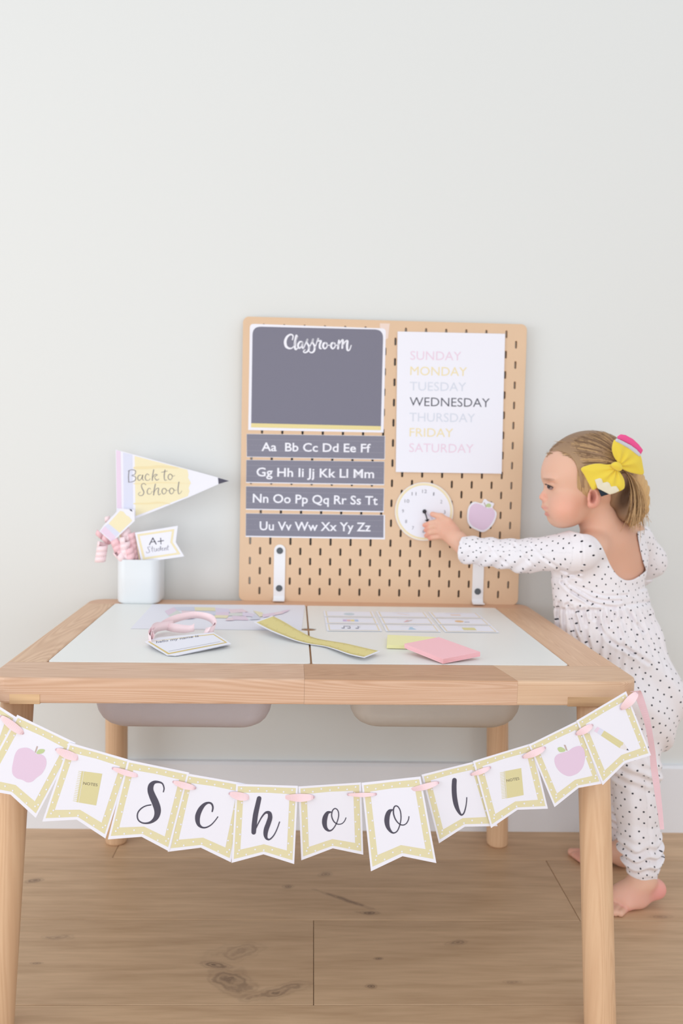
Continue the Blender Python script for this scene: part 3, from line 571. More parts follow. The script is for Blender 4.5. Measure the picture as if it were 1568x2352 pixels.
def curl(a, b, r, turns, w, m, parent, ph=0.):
    a = np.array(a); b = np.array(b); ax = (b-a); L_ = np.linalg.norm(ax); ax /= L_; e1 = np.cross(ax, (0, 1, .1)); e1 /= np.linalg.norm(e1); e2 = np.cross(ax, e1); n = int(turns*18)
    P = [a+(b-a)*t+r*(e1*math.cos(ph+turns*2*math.pi*t)+e2*math.sin(ph+turns*2*math.pi*t)) for t in np.linspace(0, 1, n)]
    ribbon(P, [ax]*n, w, 'curl', m, parent)
rb = thing('curled_ribbon', 'bunch of curled pink ribbon spilling out of the white cup', 'ribbon', (cx, cy, TZ+.0862))
Y0 = -.058
for (a, b, r, t, ww, m, Y, ph) in (((215, 830), (215, 870), 26, 1.2, .010, pinkr, -.045, 0), ((130, 985), (240, 1080), 42, 1.7, .013, pinkd, -.05, 1), ((165, 1105), (140, 1275), 55, 3.2, .012, pinkr, -.06, 2), ((300, 1080), (345, 1200), 50, 2.2, .013, pinkd, -.062, .5),
                                 ((390, 960), (440, 1060), 60, 2, .013, pinkr, -.052, 3), ((470, 1010), (500, 1270), 42, 4.5, .013, pinkd, -.056, 0), ((400, 1060), (410, 1270), 55, 3.5, .014, pinkr, -.064, 1.3), ((330, 1200), (400, 1280), 48, 1.8, .013, pinkr, -.068, 2), ((520, 1080), (540, 1280), 34, 3, .012, pinkr, -.05, 2), ((440, 1130), (470, 1290), 44, 2.6, .012, pinkd, -.068, 2.5)):
    curl(aty(s5(*a), Y), aty(s5(*b), Y), r/4.6118/1200, t, ww, m, rb, ph)

# ============================================================ THINGS ON THE TABLE TOP
LT = TZ+.0009
TP = Plane((0, 0, LT), (0, 0, 1)); s7 = C(280, 1370, 2.529); s8 = C(700, 1370, 2.529)
mp_ = thing('map_sheet', 'paper sheet with a pastel patchwork map at the back of the left lid', 'paper', tuple(TP((520, 1410))))
sheet('paper', TP, [s7(*q) for q in ((178, 45), (1062, 50), (1042, 196), (50, 186))], mat('paper_sheet', (236, 236, 245), .6), mp_, .0003, .0005)
TPm = Plane((0, 0, LT+.0005), (0, 0, 1)); pr = Print(TPm)
def rr(cols): return [mat('print_map_%d' % i, c, .65, .2) for i, c in enumerate(cols)]
mc = rr([(232, 214, 230), (218, 220, 234), (238, 230, 196), (222, 224, 220), (228, 220, 238), (238, 218, 226)])
cells = [((248, 85), (300, 62), (320, 80), (270, 110), 0), ((300, 62), (420, 60), (425, 82), (320, 80), 1), ((270, 110), (320, 80), (345, 95), (300, 125), 3), ((420, 62), (540, 64), (545, 84), (425, 82), 2), ((345, 82), (430, 84), (440, 105), (350, 105), 5), ((540, 66), (620, 72), (640, 92), (545, 92), 4), ((430, 84), (545, 86), (548, 108), (440, 106), 1),
         ((545, 92), (620, 90), (625, 112), (545, 122), 0), ((540, 108), (620, 110), (610, 126), (535, 124), 2), ((620, 74), (700, 72), (735, 90), (630, 96), 5), ((625, 96), (700, 94), (700, 112), (622, 112), 3), ((640, 112), (720, 114), (735, 138), (640, 136), 0), ((700, 90), (770, 100), (760, 118), (700, 112), 4), ((762, 82), (812, 92), (830, 112), (800, 118), 2), ((770, 104), (800, 118), (800, 132), (740, 136), 1), ((812, 104), (880, 94), (890, 110), (820, 122), 0), ((880, 94), (930, 86), (940, 98), (890, 108), 5), ((925, 84), (975, 74), (960, 88), (935, 96), 0), ((300, 112), (430, 108), (420, 128), (330, 134), 4), ((610, 126), (640, 120), (650, 138), (600, 140), 5)]
for k, c in enumerate(cells): pr.poly([s7(*q) for q in c[:4]], mc[c[4]], 2+k*.4)
pr.build('printed_map', mp_)
# flash cards, a grid of nine
ca, cbk = TP(s8(128, 202), 0), TP(s8(1128, 212), 0)
names = [('blue grey drop', 0), ('peach stick', 1), ('orange paper', 2), ('rainbow blocks', 3), ('crossed brushes', 4), ('orange ball and grey shape', 5), ('two music notes', 6), ('blue flask', 7), ('yellow notebook', 8)]
dirx = (cbk-ca); Wt = np.linalg.norm(dirx); dirx /= Wt; diry = np.array([-dirx[1], dirx[0], 0]); cw = Wt/3.14; ch = .0555
goldc = mat('print_gold_line', (236, 220, 180), .65, .2)
for i in range(9):
    r, c = divmod(i, 3); org = ca+dirx*(c*(cw*1.07))+diry*((2-r)*(ch+.004))+np.array([0, 0, .0006])
    o = thing('flash_card', 'flash card with gold border and %s, %s row' % (names[i][0], ('back', 'middle', 'front')[r]), 'card', tuple(org), group='flash cards on the right lid')
    def L(u, v, z=0.): return org+dirx*u*cw+diry*v*ch+np.array([0, 0, z])
    bm = bmesh.new(); slab(bm, [L(0, 0), L(1, 0), L(1, 1), L(0, 1)], np.array([0, 0, .0004])); bmobj('paper', bm, paper, o)
    v = []; f = []; mi = []; ms = [goldc, paper]
    def q(P, m, z):
        if m not in ms: ms.append(m)
        i0 = len(v); v.extend(L(a, b, .0004+z) for a, b in P); f.append(list(range(i0, i0+len(P)))); mi.append(ms.index(m))
    def R4(a, b, c_, d_): return [(a, b), (c_, b), (c_, d_), (a, d_)]
    def dc(x, y, r_, n=12): return [(x+r_*math.cos(t)*.55, y+r_*math.sin(t)) for t in np.linspace(0, 2*math.pi, n+1)[:-1]]
    q(R4(.04, .06, .96, .94), goldc, .0001); q(R4(.06, .10, .94, .90), paper, .0002); z = .0003
    grey = mat('print_card_grey', (176, 178, 190), .65); 
    if i == 0: q(dc(.5, .45, .2), mat('print_card_blue', (206, 218, 226), .65), z)
    if i == 1: q([(.4, .6), (.62, .35), (.64, .4), (.42, .66)], mat('print_card_peach', (240, 222, 214), .65), z)
    if i == 2: q(R4(.4, .35, .6, .6), mat('print_card_peach', (240, 222, 214), .65), z)
    if i == 3:
        for k, cc_ in enumerate(((214, 190, 226), (238, 196, 196), (240, 222, 160), (188, 206, 236))): q(R4(.34+.075*k, .32, .41+.075*k, .6), mat('print_block_%d' % k, cc_, .65), z)
    if i == 4: q([(.42, .3), (.46, .28), (.56, .62), (.52, .64)], mat('print_card_pink', (232, 190, 196), .65), z); q([(.5, .32), (.62, .58), (.6, .62), (.47, .34)], mat('print_card_brown', (206, 180, 166), .65), z+.0001)
    if i == 5: q(dc(.45, .5, .16), mat('print_card_orange', (236, 196, 150), .65), z); q(R4(.54, .36, .64, .46), grey, z)
    if i == 6:
        nk = mat('print_note', (120, 120, 136), .65)
        for nx in (.3, .41, .56): q(dc(nx, .36, .06, 8), nk, z); q(R4(nx+.02, .36, nx+.032, .66), nk, z)
        q(R4(.32, .6, .443, .66), nk, z+.0001); q([(.58, .66), (.63, .52), (.62, .5), (.58, .6)], nk, z+.0001)
    if i == 7: q([(.42, .25), (.58, .25), (.53, .5), (.53, .62), (.47, .62), (.47, .5)], mat('print_card_flask', (186, 212, 232), .65), z)
    if i == 8: q(R4(.38, .25, .62, .62), mat('print_card_notebook', (226, 218, 160), .65), z)
    if i > 0: q(R4(.33, .74, .66, .77), mat('print_card_faint', (214, 214, 226), .65), z)
    obj('printed_picture', v, f, ms, o, mi)
# name tag
PT = thing('name_tag', 'white name tag card with gold border on the left lid, reading hello my name is', 'tag', tuple(TP(s7(380, 280))))
_tp = TP(s7(380, 290)); NT = Plane((_tp[0], _tp[1], LT+.0075), (0, 0, 1)); tagN = Plane(NT.p, (0.0, -.09, 1))
sheet('paper', tagN, [s7(*q) for q in spline([(132, 262), (210, 238), (530, 208), (580, 238), (634, 274), (470, 310), (310, 344), (262, 340), (200, 305)], 1, True)], paper, PT, .0004)
sheet('backing', Plane(NT.p-np.array([0, 0, .0045]), (0, -.03, 1)), [s7(*q) for q in ((150, 268), (530, 216), (632, 278), (470, 314), (330, 342), (262, 342))], paper, PT, .0004)
pr = Print(tagN); B1 = [(150, 262), (532, 217), (612, 268), (268, 336)]; B2 = [(162, 262), (530, 222), (598, 266), (272, 328)]; pr.poly([s7(*q) for q in B1], mat('print_gold_edge', (224, 200, 130), .65), 1); pr.poly([s7(*q) for q in B2], paper, 2)
pr.stroke([(272, 318, 1.6), (570, 262, 1.6)], gm2, s7, lay=3); pr.text('hello my name is', s7(200, 271), s7(446, 234), 13/2.529, mat('print_note', (120, 120, 136)), .01, 3); pr.build('lettering', PT)
nr = thing('ribbon_loop', 'loose loop of satin pink ribbon threaded through the name tag', 'ribbon', tuple(TP(s7(300, 190))))
def pz(P): return [aty(s7(x, y), Y) for x, y, Y in P]
def yz(x, y, z): return atz(s7(x, y), LT+z)
P1 = spline([yz(*q) for q in ((505, 212, .009), (540, 180, .014), (520, 130, .020), (440, 108, .024), (350, 118, .022), (265, 148, .016), (200, 190, .010), (165, 240, .012))], 8)
up = np.array([0, -.25, 1.]); n = len(P1); ribbon(P1, [up+np.array([.3*math.sin(i/6), .5*math.cos(i/9), 0]) for i in range(n)], .016, 'strip', pinkr, nr)
P2 = spline([yz(*q) for q in ((420, 178, .014), (380, 190, .010), (300, 182, .012), (215, 172, .013), (170, 205, .014), (180, 250, .008))], 8)
n = len(P2); ribbon(P2, [up+np.array([.5*math.sin(i/5), .3, 0]) for i in range(n)], .014, 'strip', pinkr, nr)
P3 = spline([yz(*q) for q in ((300, 165, .014), (200, 182, .016), (155, 225, .012), (170, 262, .008))], 8); ribbon(P3, [up]*len(P3), .015, 'strip', pinkr, nr)
P4 = spline([yz(*q) for q in ((478, 206, .010), (510, 196, .014), (540, 160, .012))], 8); ribbon(P4, [np.array([.4, .1, 1])]*len(P4), .014, 'strip', pinkr, nr)
# paper ruler, arched
ru = thing('paper_ruler', 'wavy yellow paper ruler lying across the gap between the lids', 'ruler', tuple(TP(s7(1100, 240))))
ptop = [(872, 113), (940, 148), (1010, 190), (1090, 232), (1150, 250), (1220, 262), (1300, 275), (1400, 298), (1498, 320)]; pbot = [(765, 150), (850, 195), (930, 228), (1010, 258), (1090, 278), (1175, 291), (1240, 310), (1320, 338), (1408, 357)]; zz = [.016, .012, .008, .004, .0012, .002, .004, .005, .006]
A = spline([yz(*p, z) for p, z in zip(ptop, zz)], 6); B = spline([yz(*p, z*.8+.0006) for p, z in zip(pbot, zz)], 6)
def strip2(name, A, B, lift, m, th=.0004):
    bm = bmesh.new(); n = len(A); a = [bm.verts.new(tuple(p+np.array([0, 0, lift]))) for p in A]; b = [bm.verts.new(tuple(p+np.array([0, 0, lift]))) for p in B]; a2 = [bm.verts.new(tuple(p+np.array([0, 0, lift-th]))) for p in A]; b2 = [bm.verts.new(tuple(p+np.array([0, 0, lift-th]))) for p in B]
    for i in range(n-1): bm.faces.new((a[i], a[i+1], b[i+1], b[i])); bm.faces.new((a2[i], b2[i], b2[i+1], a2[i+1])); bm.faces.new((a[i], a2[i], a2[i+1], a[i+1])); bm.faces.new((b[i], b[i+1], b2[i+1], b2[i]))
    bm.faces.new((a[0], b[0], b2[0], a2[0])); bm.faces.new((a[-1], a2[-1], b2[-1], b[-1])); return bmobj(name, bm, m, ru, smooth=False)
strip2('paper', A, B, .0004, paper); I = lambda t, k: A[k]*(1-t)+B[k]*t
n = len(A); strip2('printed_face', np.array([I(.0, k) for k in range(1, n-1)]), np.array([I(.93, k) for k in range(1, n-1)]), .0006, mat('print_ruler_yellow', (232, 218, 150), .6), .0001)
bm = bmesh.new()
for k in range(2, n-2):
    for side, ln_ in ((.02, .16), (.93, -.16)):
        for h in (0., .5):
            l2 = ln_*(1.5 if k % 4 == 0 and h == 0 else .8); p = I(side, k)*(1-h)+I(side, k+1)*h; q_ = I(side+l2, k)*(1-h)+I(side+l2, k+1)*h; d = (A[k+1]-A[k]); d = d/np.linalg.norm(d)*.00025; e = np.array([0, 0, .0009])
            bm.faces.new([bm.verts.new(tuple(x+e)) for x in (p-d, p+d, q_+d, q_-d)])
bmobj('tick_marks', bm, mat('print_tick', (190, 172, 112), .6), ru)
# sticky pads
def pad(name, P, th, m, label, conv, slope=0., front=3):
    fp = atz(conv(*P[front]), LT+th+.0006); tp = Plane(fp, (0, -slope, 1)); Q = [tp(conv(*q)) for q in P]; o = thing(name, label, 'sticky notes', tuple(Q[0])); k = 8
    bm = bmesh.new(); slab(bm, Q, np.array([0, 0, -.0003])); bmobj('top_sheet', bm, m, o)
    bm = bmesh.new(); c = np.mean(Q, 0)
    for i in range(k):
        z = -.0004-i*(th-.0006)/k; j = RNG.uniform(-.00025, .00025, 2); slab(bm, [np.array(q)+np.array([j[0], j[1], z]) for q in Q], np.array([0, 0, -(th-.0006)/k*.85]))
    tag(bmobj('sheets', bm, m, o), kind='stuff'); return o
pad('sticky_pad', ((480, 222), (760, 236), (770, 290), (476, 282)), .0055, mat('sticky_yellow', (246, 242, 186), .6), 'pale yellow sticky note pad half under the pink pad', s8)
pad('sticky_pad', ((578, 274), (778, 236), (1018, 322), (802, 364)), .007, mat('sticky_pink', (250, 196, 202), .6), 'pink sticky note pad leaning on the yellow pad', s8, .125)

# ============================================================ BUNTING
bunt = thing('bunting', 'school bunting of white swallowtail pennants on pink ribbon along the table front', 'bunting', (0, -.625, .40))
g1 = C(0, 1600, 3.92); g2c = C(380, 1700, 3.2667); g3 = C(820, 1700, 4.126); g4 = C(1140, 1560, 3.6636)
cards = [  # TL, TR, BR, notch, BL, depth step, label
    ((-102, 1559), (37, 1647), (-30, 1842), None, (-169, 1754), 0, 'pennant cut by the left frame edge'),
    ((39.5, 1642), (173.5, 1706), (82, 1878.6), (24, 1825), (-52, 1812), 1, 'pennant with a lilac apple at the left end'),
    ((158, 1705), (300, 1746), (242, 1926), (176, 1882.6), (97, 1887), 2, 'pennant with a yellow notebook at the left'),
    ((293, 1745), (434.5, 1774.4), (388, 1955.5), (325, 1922), (247.5, 1928), 3, 'pennant with the letter S'),
    ((426, 1776), (566, 1800.5), (530, 1980.5), (461, 1947), (385, 1956.5), 2, 'pennant with the letter c'),
    ((542, 1800.4), (684, 1805), (675.4, 1984.7), (605, 1962.3), (531.5, 1982), 3, 'pennant with the letter h'),
    ((685, 1806.5), (829, 1797.3), (834, 1963.2), (764, 1948.5), (691.6, 1976), 2, 'pennant with the letter o, left of the two'),
    ((830, 1798), (965.4, 1783.6), (1001.8, 1982.4), (924.2, 1966.6), (851.5, 2001.3), 3.6, 'pennant with the letter o, right of the two'),
    ((967.8, 1779.5), (1096, 1747.5), (1142.3, 1897.5), (1067.2, 1898.7), (1007.8, 1937), 1.5, 'pennant with the letter l'),
    ((1085.6, 1748.5), (1222, 1707), (1258, 1857.5), (1188, 1860), (1127.3, 1902), 2.5, 'pennant with a yellow notebook at the right'),
    ((1213.7, 1710.6), (1330, 1653.5), (1381.5, 1800), (1328.3, 1809.7), (1273, 1854), 3.5, 'pennant with a lilac apple at the right'),
    ((1323.4, 1655.5), (1437.5, 1588), (1494.8, 1734.7), (1434.8, 1753.2), (1383.7, 1803.4), 4.5, 'pennant with a yellow pencil at the right end')]
cardm = mat('card_white', (238, 239, 250), .55, .25); pens = []
for ci, (TL, TR, BR, NO, BL, dz, lab) in enumerate(cards):
    TL, TR, BR, BL = map(lambda q: np.array(q, float), (TL, TR, BR, BL)); NO = np.array(NO, float) if NO is not None else (BR+BL)/2-(BL-TL)*.16
    # each pennant hangs at its own slight tilt (bottom swinging a little forward or back)
    tx, ty_ = [(0, .02), (0.0, .02), (.02, .03), (.02, .02), (.01, .02), (0, .03), (.03, -.03), (-.04, .06), (.02, -.02), (.01, 0), (.0, .01), (0, .01)][ci]
    c0 = aty((TL+TR)/2, -.622-dz*.0011); pl = Plane(c0, (tx, -1, ty_)); out = [TL, TR, BR, NO, BL]
    pen = sheet('pennant', pl, out, cardm, bunt, .0005, label=lab); pens.append((pen, pl))
    def uv(u, v):   # bilinear on the card, the lower edge following the swallow tail
        top = TL+(TR-TL)*u; bl_ = (BL+(NO-BL)*(u/.5)) if u < .5 else (NO+(BR-NO)*((u-.5)/.5)); return top+(bl_-top)*v
    def ringpts(eu, et, eb): return [uv(eu, et), uv(.25, et), uv(.5, et), uv(.75, et), uv(1-eu, et), uv(1-eu, 1-eb), uv(.75, 1-eb), uv(.5, 1-eb), uv(.25, 1-eb), uv(eu, 1-eb)]
    pr = Print(pl); pr.poly(ringpts(.032, .030, .042), band, 1); pr.poly(ringpts(.128, .112, .145), cardm, 2)
    # white polka dots on the border band, some bitten by its inner edge
    for k in range(7):
        u = .09+.82*k/6
        pr.disc(uv(u, .05+.03*(k % 2)+.008), 2.1, cardm, 3, 8); pr.disc(uv(u, .93-.04*((k+1) % 2)+.01), 2.1, cardm, 3, 8)
    for k in range(8):
        v = .14+.72*k/7; pr.disc(uv(.06+.05*(k % 2), v), 2.1, cardm, 3, 8); pr.disc(uv(.94-.05*((k+1) % 2), v), 2.1, cardm, 3, 8)
    pr.build('border', pen)
    pr = Print(pl); nm = 'letter'
    def notebook(body, sp, lines, txt, conv):
        pr.poly([conv(*q) for q in body], mat('print_notebook', (220, 213, 165), .65, .2), 3)
        for k in range(18):
            t = (k+.5)/18; a = np.array(sp[0])+(np.array(sp[1])-np.array(sp[0]))*t; b = np.array(body[0])+(np.array(body[3])-np.array(body[0]))*t; pr.stroke([(*a, 3.5), (*b, 5)], mat('print_notebook', (220, 213, 165)), conv, lay=3)
        for l in lines: pr.stroke([(*l[0], 3.2), (*l[1], 3.2)], cardm, conv, lay=4)
        pr.text('NOTES', conv(*txt[0]), conv(*txt[1]), txt[2], mat('print_note_ink', (130, 122, 108), .65), -.002, 5)
    def apple(o, leaf, stem, conv):
        pr.poly([conv(*q) for q in spline(o, 5, True)], lilac, 3); pr.poly([conv(*q) for q in spline(leaf, 5, True)], leafg, 4); pr.poly([conv(*q) for q in stem], stemb, 4)
    if ci == 1: nm = 'apple_picture'; apple([(215, 460), (260, 465), (300, 490), (325, 515), (370, 520), (405, 545), (418, 590), (408, 640), (375, 695), (330, 730), (290, 765), (245, 772), (200, 750), (150, 735), (115, 700), (108, 650), (118, 590), (135, 520), (165, 475)], [(328, 510), (345, 480), (375, 472), (403, 480), (390, 505), (355, 517)], [(330, 445), (342, 450), (325, 495), (322, 508), (312, 500)], g1)
    elif ci == 2: nm = 'notebook_picture'; notebook([(735, 670), (920, 695), (865, 980), (688, 950)], [(708, 664), (655, 945)], [((755, 672), (708, 953))], ((748, 792), (876, 808), 26/3.92), g1)
    elif ci == 3: pr.stroke([(1470, 858, 10), (1476, 825, 12), (1462, 785, 13), (1430, 770, 18), (1388, 772, 30), (1360, 800, 48), (1354, 842, 54), (1370, 892, 60), (1396, 950, 64), (1416, 1010, 62), (1416, 1055, 54), (1400, 1095, 42), (1368, 1125, 26), (1330, 1139, 17), (1285, 1138, 13), (1250, 1118, 12), (1236, 1085, 12), (1241, 1045, 12), (1268, 1010, 12), (1310, 985, 11), (1358, 975, 11)], inkd, g1, lay=4)
    elif ci == 4: pr.stroke([(350, 535, 11), (355, 505, 13), (345, 478, 14), (320, 470, 15), (290, 484, 24), (262, 518, 34), (243, 562, 38), (240, 602, 34), (250, 636, 24), (275, 655, 14), (305, 655, 11), (340, 637, 9), (370, 606, 8), (392, 576, 8)], inkd, g2c, lay=4)
    elif ci == 5:
        pr.stroke([(702, 437, 34), (690, 490, 36), (675, 560, 38), (665, 640, 38), (661, 692, 34)], inkd, g2c, lay=4)
        pr.stroke([(678, 662, 8), (700, 616, 9), (725, 572, 11), (752, 544, 16), (778, 548, 28), (784, 580, 34), (772, 622, 36), (755, 670, 36), (750, 710, 30), (758, 738, 18), (780, 745, 11), (810, 717, 9), (835, 670, 8), (855, 614, 8)], inkd, g2c, lay=5)
    elif ci == 6: pr.stroke([(1238, 540, 12), (1215, 546, 24), (1197, 580, 36), (1192, 622, 36), (1202, 660, 26), (1227, 680, 14), (1255, 667, 9), (1283, 622, 8), (1298, 570, 8), (1293, 530, 8), (1272, 513, 8), (1252, 530, 9), (1246, 570, 9), (1262, 610, 9), (1290, 630, 8), (1320, 628, 7), (1342, 608, 7), (1353, 583, 7)], inkd, g2c, lay=4)
    elif ci == 7: pr.stroke([(332, 660, 14), (306, 675, 36), (288, 712, 46), (281, 765, 48), (290, 820, 38), (315, 862, 24), (345, 880, 14), (380, 860, 11), (405, 800, 11), (415, 735, 11), (408, 670, 11), (385, 630, 11), (360, 625, 12), (345, 650, 13), (345, 700, 13), (365, 755, 12), (400, 795, 11), (435, 805, 11), (465, 790, 10), (485, 755, 10), (490, 725, 10)], inkd, g3, lay=4)
    elif ci == 8: pr.stroke([(921, 380, 44), (918, 450, 46), (922, 530, 46), (935, 605, 44), (956, 665, 32), (985, 708, 17), (1010, 692, 13), (1027, 640, 11), (1035, 590, 10), (1038, 545, 10)], inkd, g3, lay=4)
    elif ci == 9: nm = 'notebook_picture'; notebook([(62, 776), (207, 748), (228, 975), (80, 1004)], [(28, 784), (46, 1010)], [((68, 776), (86, 1002))], ((86, 866), (192, 846), 24/3.66), g4)
    elif ci == 10: nm = 'apple_picture'; apple([(600, 605), (640, 578), (690, 562), (725, 575), (742, 620), (742, 680), (725, 740), (690, 785), (655, 805), (610, 817), (560, 800), (515, 760), (490, 710), (488, 665), (510, 635), (550, 620)], [(513, 582), (540, 570), (575, 590), (573, 608), (530, 612)], [(565, 552), (580, 553), (598, 603), (585, 600)], g4)
    elif ci == 11:
        nm = 'pencil_picture'
        pr.poly([g4(*q) for q in ((846, 400), (870, 411), (844, 452), (820, 437))], pkl, 3); pr.poly([g4(*q) for q in ((870, 411), (905, 432), (878, 475), (844, 452))], skyb, 3)
        pr.poly([g4(*q) for q in ((905, 432), (1068, 535), (1060, 556), (1048, 558), (1035, 580), (878, 475))], mat('print_notebook', (220, 213, 165)), 3); pr.poly([g4(*q) for q in ((1068, 535), (1102, 585), (1090, 597), (1035, 580), (1048, 558), (1060, 556))], mat('print_wood_tip', (232, 228, 230), .65), 3)
        pr.poly([g4(*q) for q in ((1100, 583), (1113, 600), (1092, 596))], inkd, 4)
        for (a, b) in (((896, 447), (1060, 552)), ((887, 461), (1046, 566))): pr.stroke([(*a, 2), (*b, 2)], mat('print_pencil_line', (234, 226, 176), .65), g4, lay=4)
    if pr.v: pr.build(nm, pen)
# ribbon threaded through the punched holes
rib = mat('satin_ribbon', (252, 218, 224), .35, .45, sss=.15)
segs = [((3, 1646), (52, 1684), 17, 1), ((130, 1722), (180, 1742), 18, 2), ((260, 1765), (317, 1782), 12, 3), ((399, 1796), (447, 1810), 14, 3), ((528, 1823), (572, 1832), 17, 3), ((655, 1831), (719, 1831), 17, 3), ((800, 1825), (862, 1824), 9, 4), ((943, 1814), (1005, 1798), 13, 4), ((1083, 1779), (1124, 1763), 11, 3), ((1202, 1739), (1250, 1718), 15, 4), ((1324, 1686), (1359, 1666), 15, 5), ((1427, 1628), (1462, 1592), 19, 5.5)]
for (a, b, wd, dz) in segs:
    Y = -.622-dz*.0011; a = np.array(a, float); b = np.array(b, float); P = []; W_ = []
    for t in np.linspace(0, 1, 15):
        bul = math.sin(math.pi*t)**.5 if 0 < t < 1 else 0; p = a+(b-a)*t+np.array([0, 1.5*math.sin(math.pi*t)]); P.append(aty(p, Y-.0008-.0022*bul)); W_.append(wd/1800*(.45+.62*max(0, math.sin(math.pi*t))**.6))
    d = aty(a+np.array([0, -10]), Y)-aty(a, Y); ax = aty(b, Y)-aty(a, Y); dd = np.cross(np.cross(ax, d), ax); n = len(P)
    ribbon(P, [dd/np.linalg.norm(dd)+np.array([0, .35*math.sin(2.2*i/n-.6), 0]) for i in range(n)], W_, 'ribbon', rib, bunt, .0004, smooth=False)
    for e in (a, b):   # punched holes
        bm = bmesh.new(); bmesh.ops.create_circle(bm, cap_ends=True, segments=14, radius=.0019, matrix=Matrix.Translation(Vector(aty(e, Y-.0006))) @ Matrix.Rotation(math.pi/2, 4, 'X')); bmobj('punched_hole', bm, mat('hole_shadow', (214, 186, 196), .8), bunt)
TT = [(1456, 1588, -.612), (1463, 1590, -.592), (1475, 1622, -.588), (1487, 1662, -.588), (1497, 1720, -.588), (1501, 1760, -.589), (1507, 1800, -.59), (1515, 1860, -.59), (1520, 1905, -.59)]
S_ = spline([aty((x, y), Y) for x, y, Y in TT], 8); n = len(S_)
ribbon(S_, [np.array([1, .25*math.sin(i/7)-.2, .15]) for i in range(n)], [.0105-.004*(i/n)+.0012*math.sin(i/6) for i in range(n)], 'ribbon_tail', mat('satin_ribbon_tail', (240, 200, 210), .4, .4, sss=.15), bunt, .0004, smooth=False)

# ============================================================ THE CHILD
girl = thing('person', 'toddler girl in white romper with black dots and yellow bow, reaching for the paper clock', 'person', (.50, -.22, 0))
h6 = C(1200, 960, 4.261); f5 = C(1240, 1900, 4.780); hd = h6
def P_(x, y, Y, conv=None): return aty(conv(x, y) if conv else (x, y), Y)
def rad(n, Y): return n*(Y-CAM[1])/FPX            # picture radius to metres at that depth
body = Field((.14, -.38, -.004), (.74, .014, .86), .0019)
HY = -.190                                       # the middle plane of the head
def H(x, y, dy=0.): return P_(x, y, HY+dy, h6)
z6 = 1/4.261*(HY-CAM[1])/FPX                     # metres per crop unit
# skull, face mass, jaw, cheeks
body.ell(H(650, 510), (425*z6, .067, 375*z6), .012)
body.ell(H(420, 560), (218*z6, .053, 250*z6), .02)
body.ell(H(440, 820), (216*z6, .052, 225*z6), .02)
body.ell(H(405, 930), (150*z6, .040, 130*z6), .015)
body.ell(H(352, 985), (78*z6, .026, 72*z6), .012)       # chin
for s in (-1, 1): body.ell(H(400, 890, s*.034), (125*z6, .026, 130*z6), .018)
# brow, nose, lips
for s in (-1, 1): body.ell(H(268, 600, s*.022), (52*z6, .020, 30*z6), .010)
body.cone(H(242, 668), H(206, 760), .0048, .0056, .006)
body.ell(H(192, 778), (29*z6, .0082, 27*z6), .005)
body.ell(H(192, 655, 0), (30*z6, .030, 28*z6), .010, 'sub')
for s in (-1, 1): body.ell(H(222, 795, s*.0075), (22*z6, .0050, 19*z6), .004)
body.ell(H(242, 850), (44*z6, .020, 46*z6), .008)
body.ell(H(210, 872), (24*z6, .013, 18*z6), .003); body.ell(H(228, 900, -.008), (22*z6, .010, 13*z6), .004)
body.ell(H(244, 945), (24*z6, .012, 18*z6), .005)
body.cone(H(200, 911, -.002), H(278, 917, -.021), .0022, .0012, .0015, 'sub'); body.cone(H(200, 911, .002), H(278, 917, .021), .0022, .0012, .0015, 'sub'); body.ell(H(222, 985), (24*z6, .02, 16*z6), .006, 'sub')
for s in (-1, 1): body.ell(H(250, 665, s*.026), (30*z6, .0135, 24*z6), .008, 'sub')
for s in (-1, 1): body.ell(H(282, 664, s*.0235), (40*z6, .0125, 33*z6), .004); body.ell(H(272, 652, s*.0292), (36*z6, .0074, 15*z6), .003)
# ear (near side) and its hollow
for s in (-1, 1):
    ey = s*(.064)
    body.ell(H(702, 775, ey), (62*z6, .0085, 104*z6), .004)
    body.ell(H(672, 848, ey), (38*z6, .0075, 36*z6), .004)
    body.ell(H(688, 768, ey*1.15), (38*z6, .0110, 68*z6), .002, 'sub')
    body.ell(H(668, 790, ey*1.08), (20*z6, .0100, 26*z6), .003, 'sub')
    body.cone(H(655, 745, ey*1.02), H(650, 800, ey*1.02), .0028, .0034, .002)
# neck, back, chest
body.chain([(H(700, 880, .004), .034), (H(755, 1040, .006), .0325), (H(820, 1180, .012), .040)], .012)
body.chain([(H(790, 1180, .010), .034), (H(690, 1250, -.024), .024), (H(590, 1310, -.040), .028)], .012)
body.chain([(H(860, 1170, .02), .036), (H(1020, 1180, .075), .030), (H(1080, 1230, .095), .030)], .02)
body.ell(P_(1395, 1290, -.165), (.066, .052, .070), .02)
body.ell(P_(1400, 1400, -.170), (.066, .052, .080), .02)
body.ell(P_(1430, 1560, -.180), (.072, .062, .075), .02)
# shoulder blades and the dip of the spine
body.ell(P_(1365, 1285, -.208), (.026, .014, .032), .02); body.ell(P_(1450, 1275, -.165), (.022, .016, .032), .02)
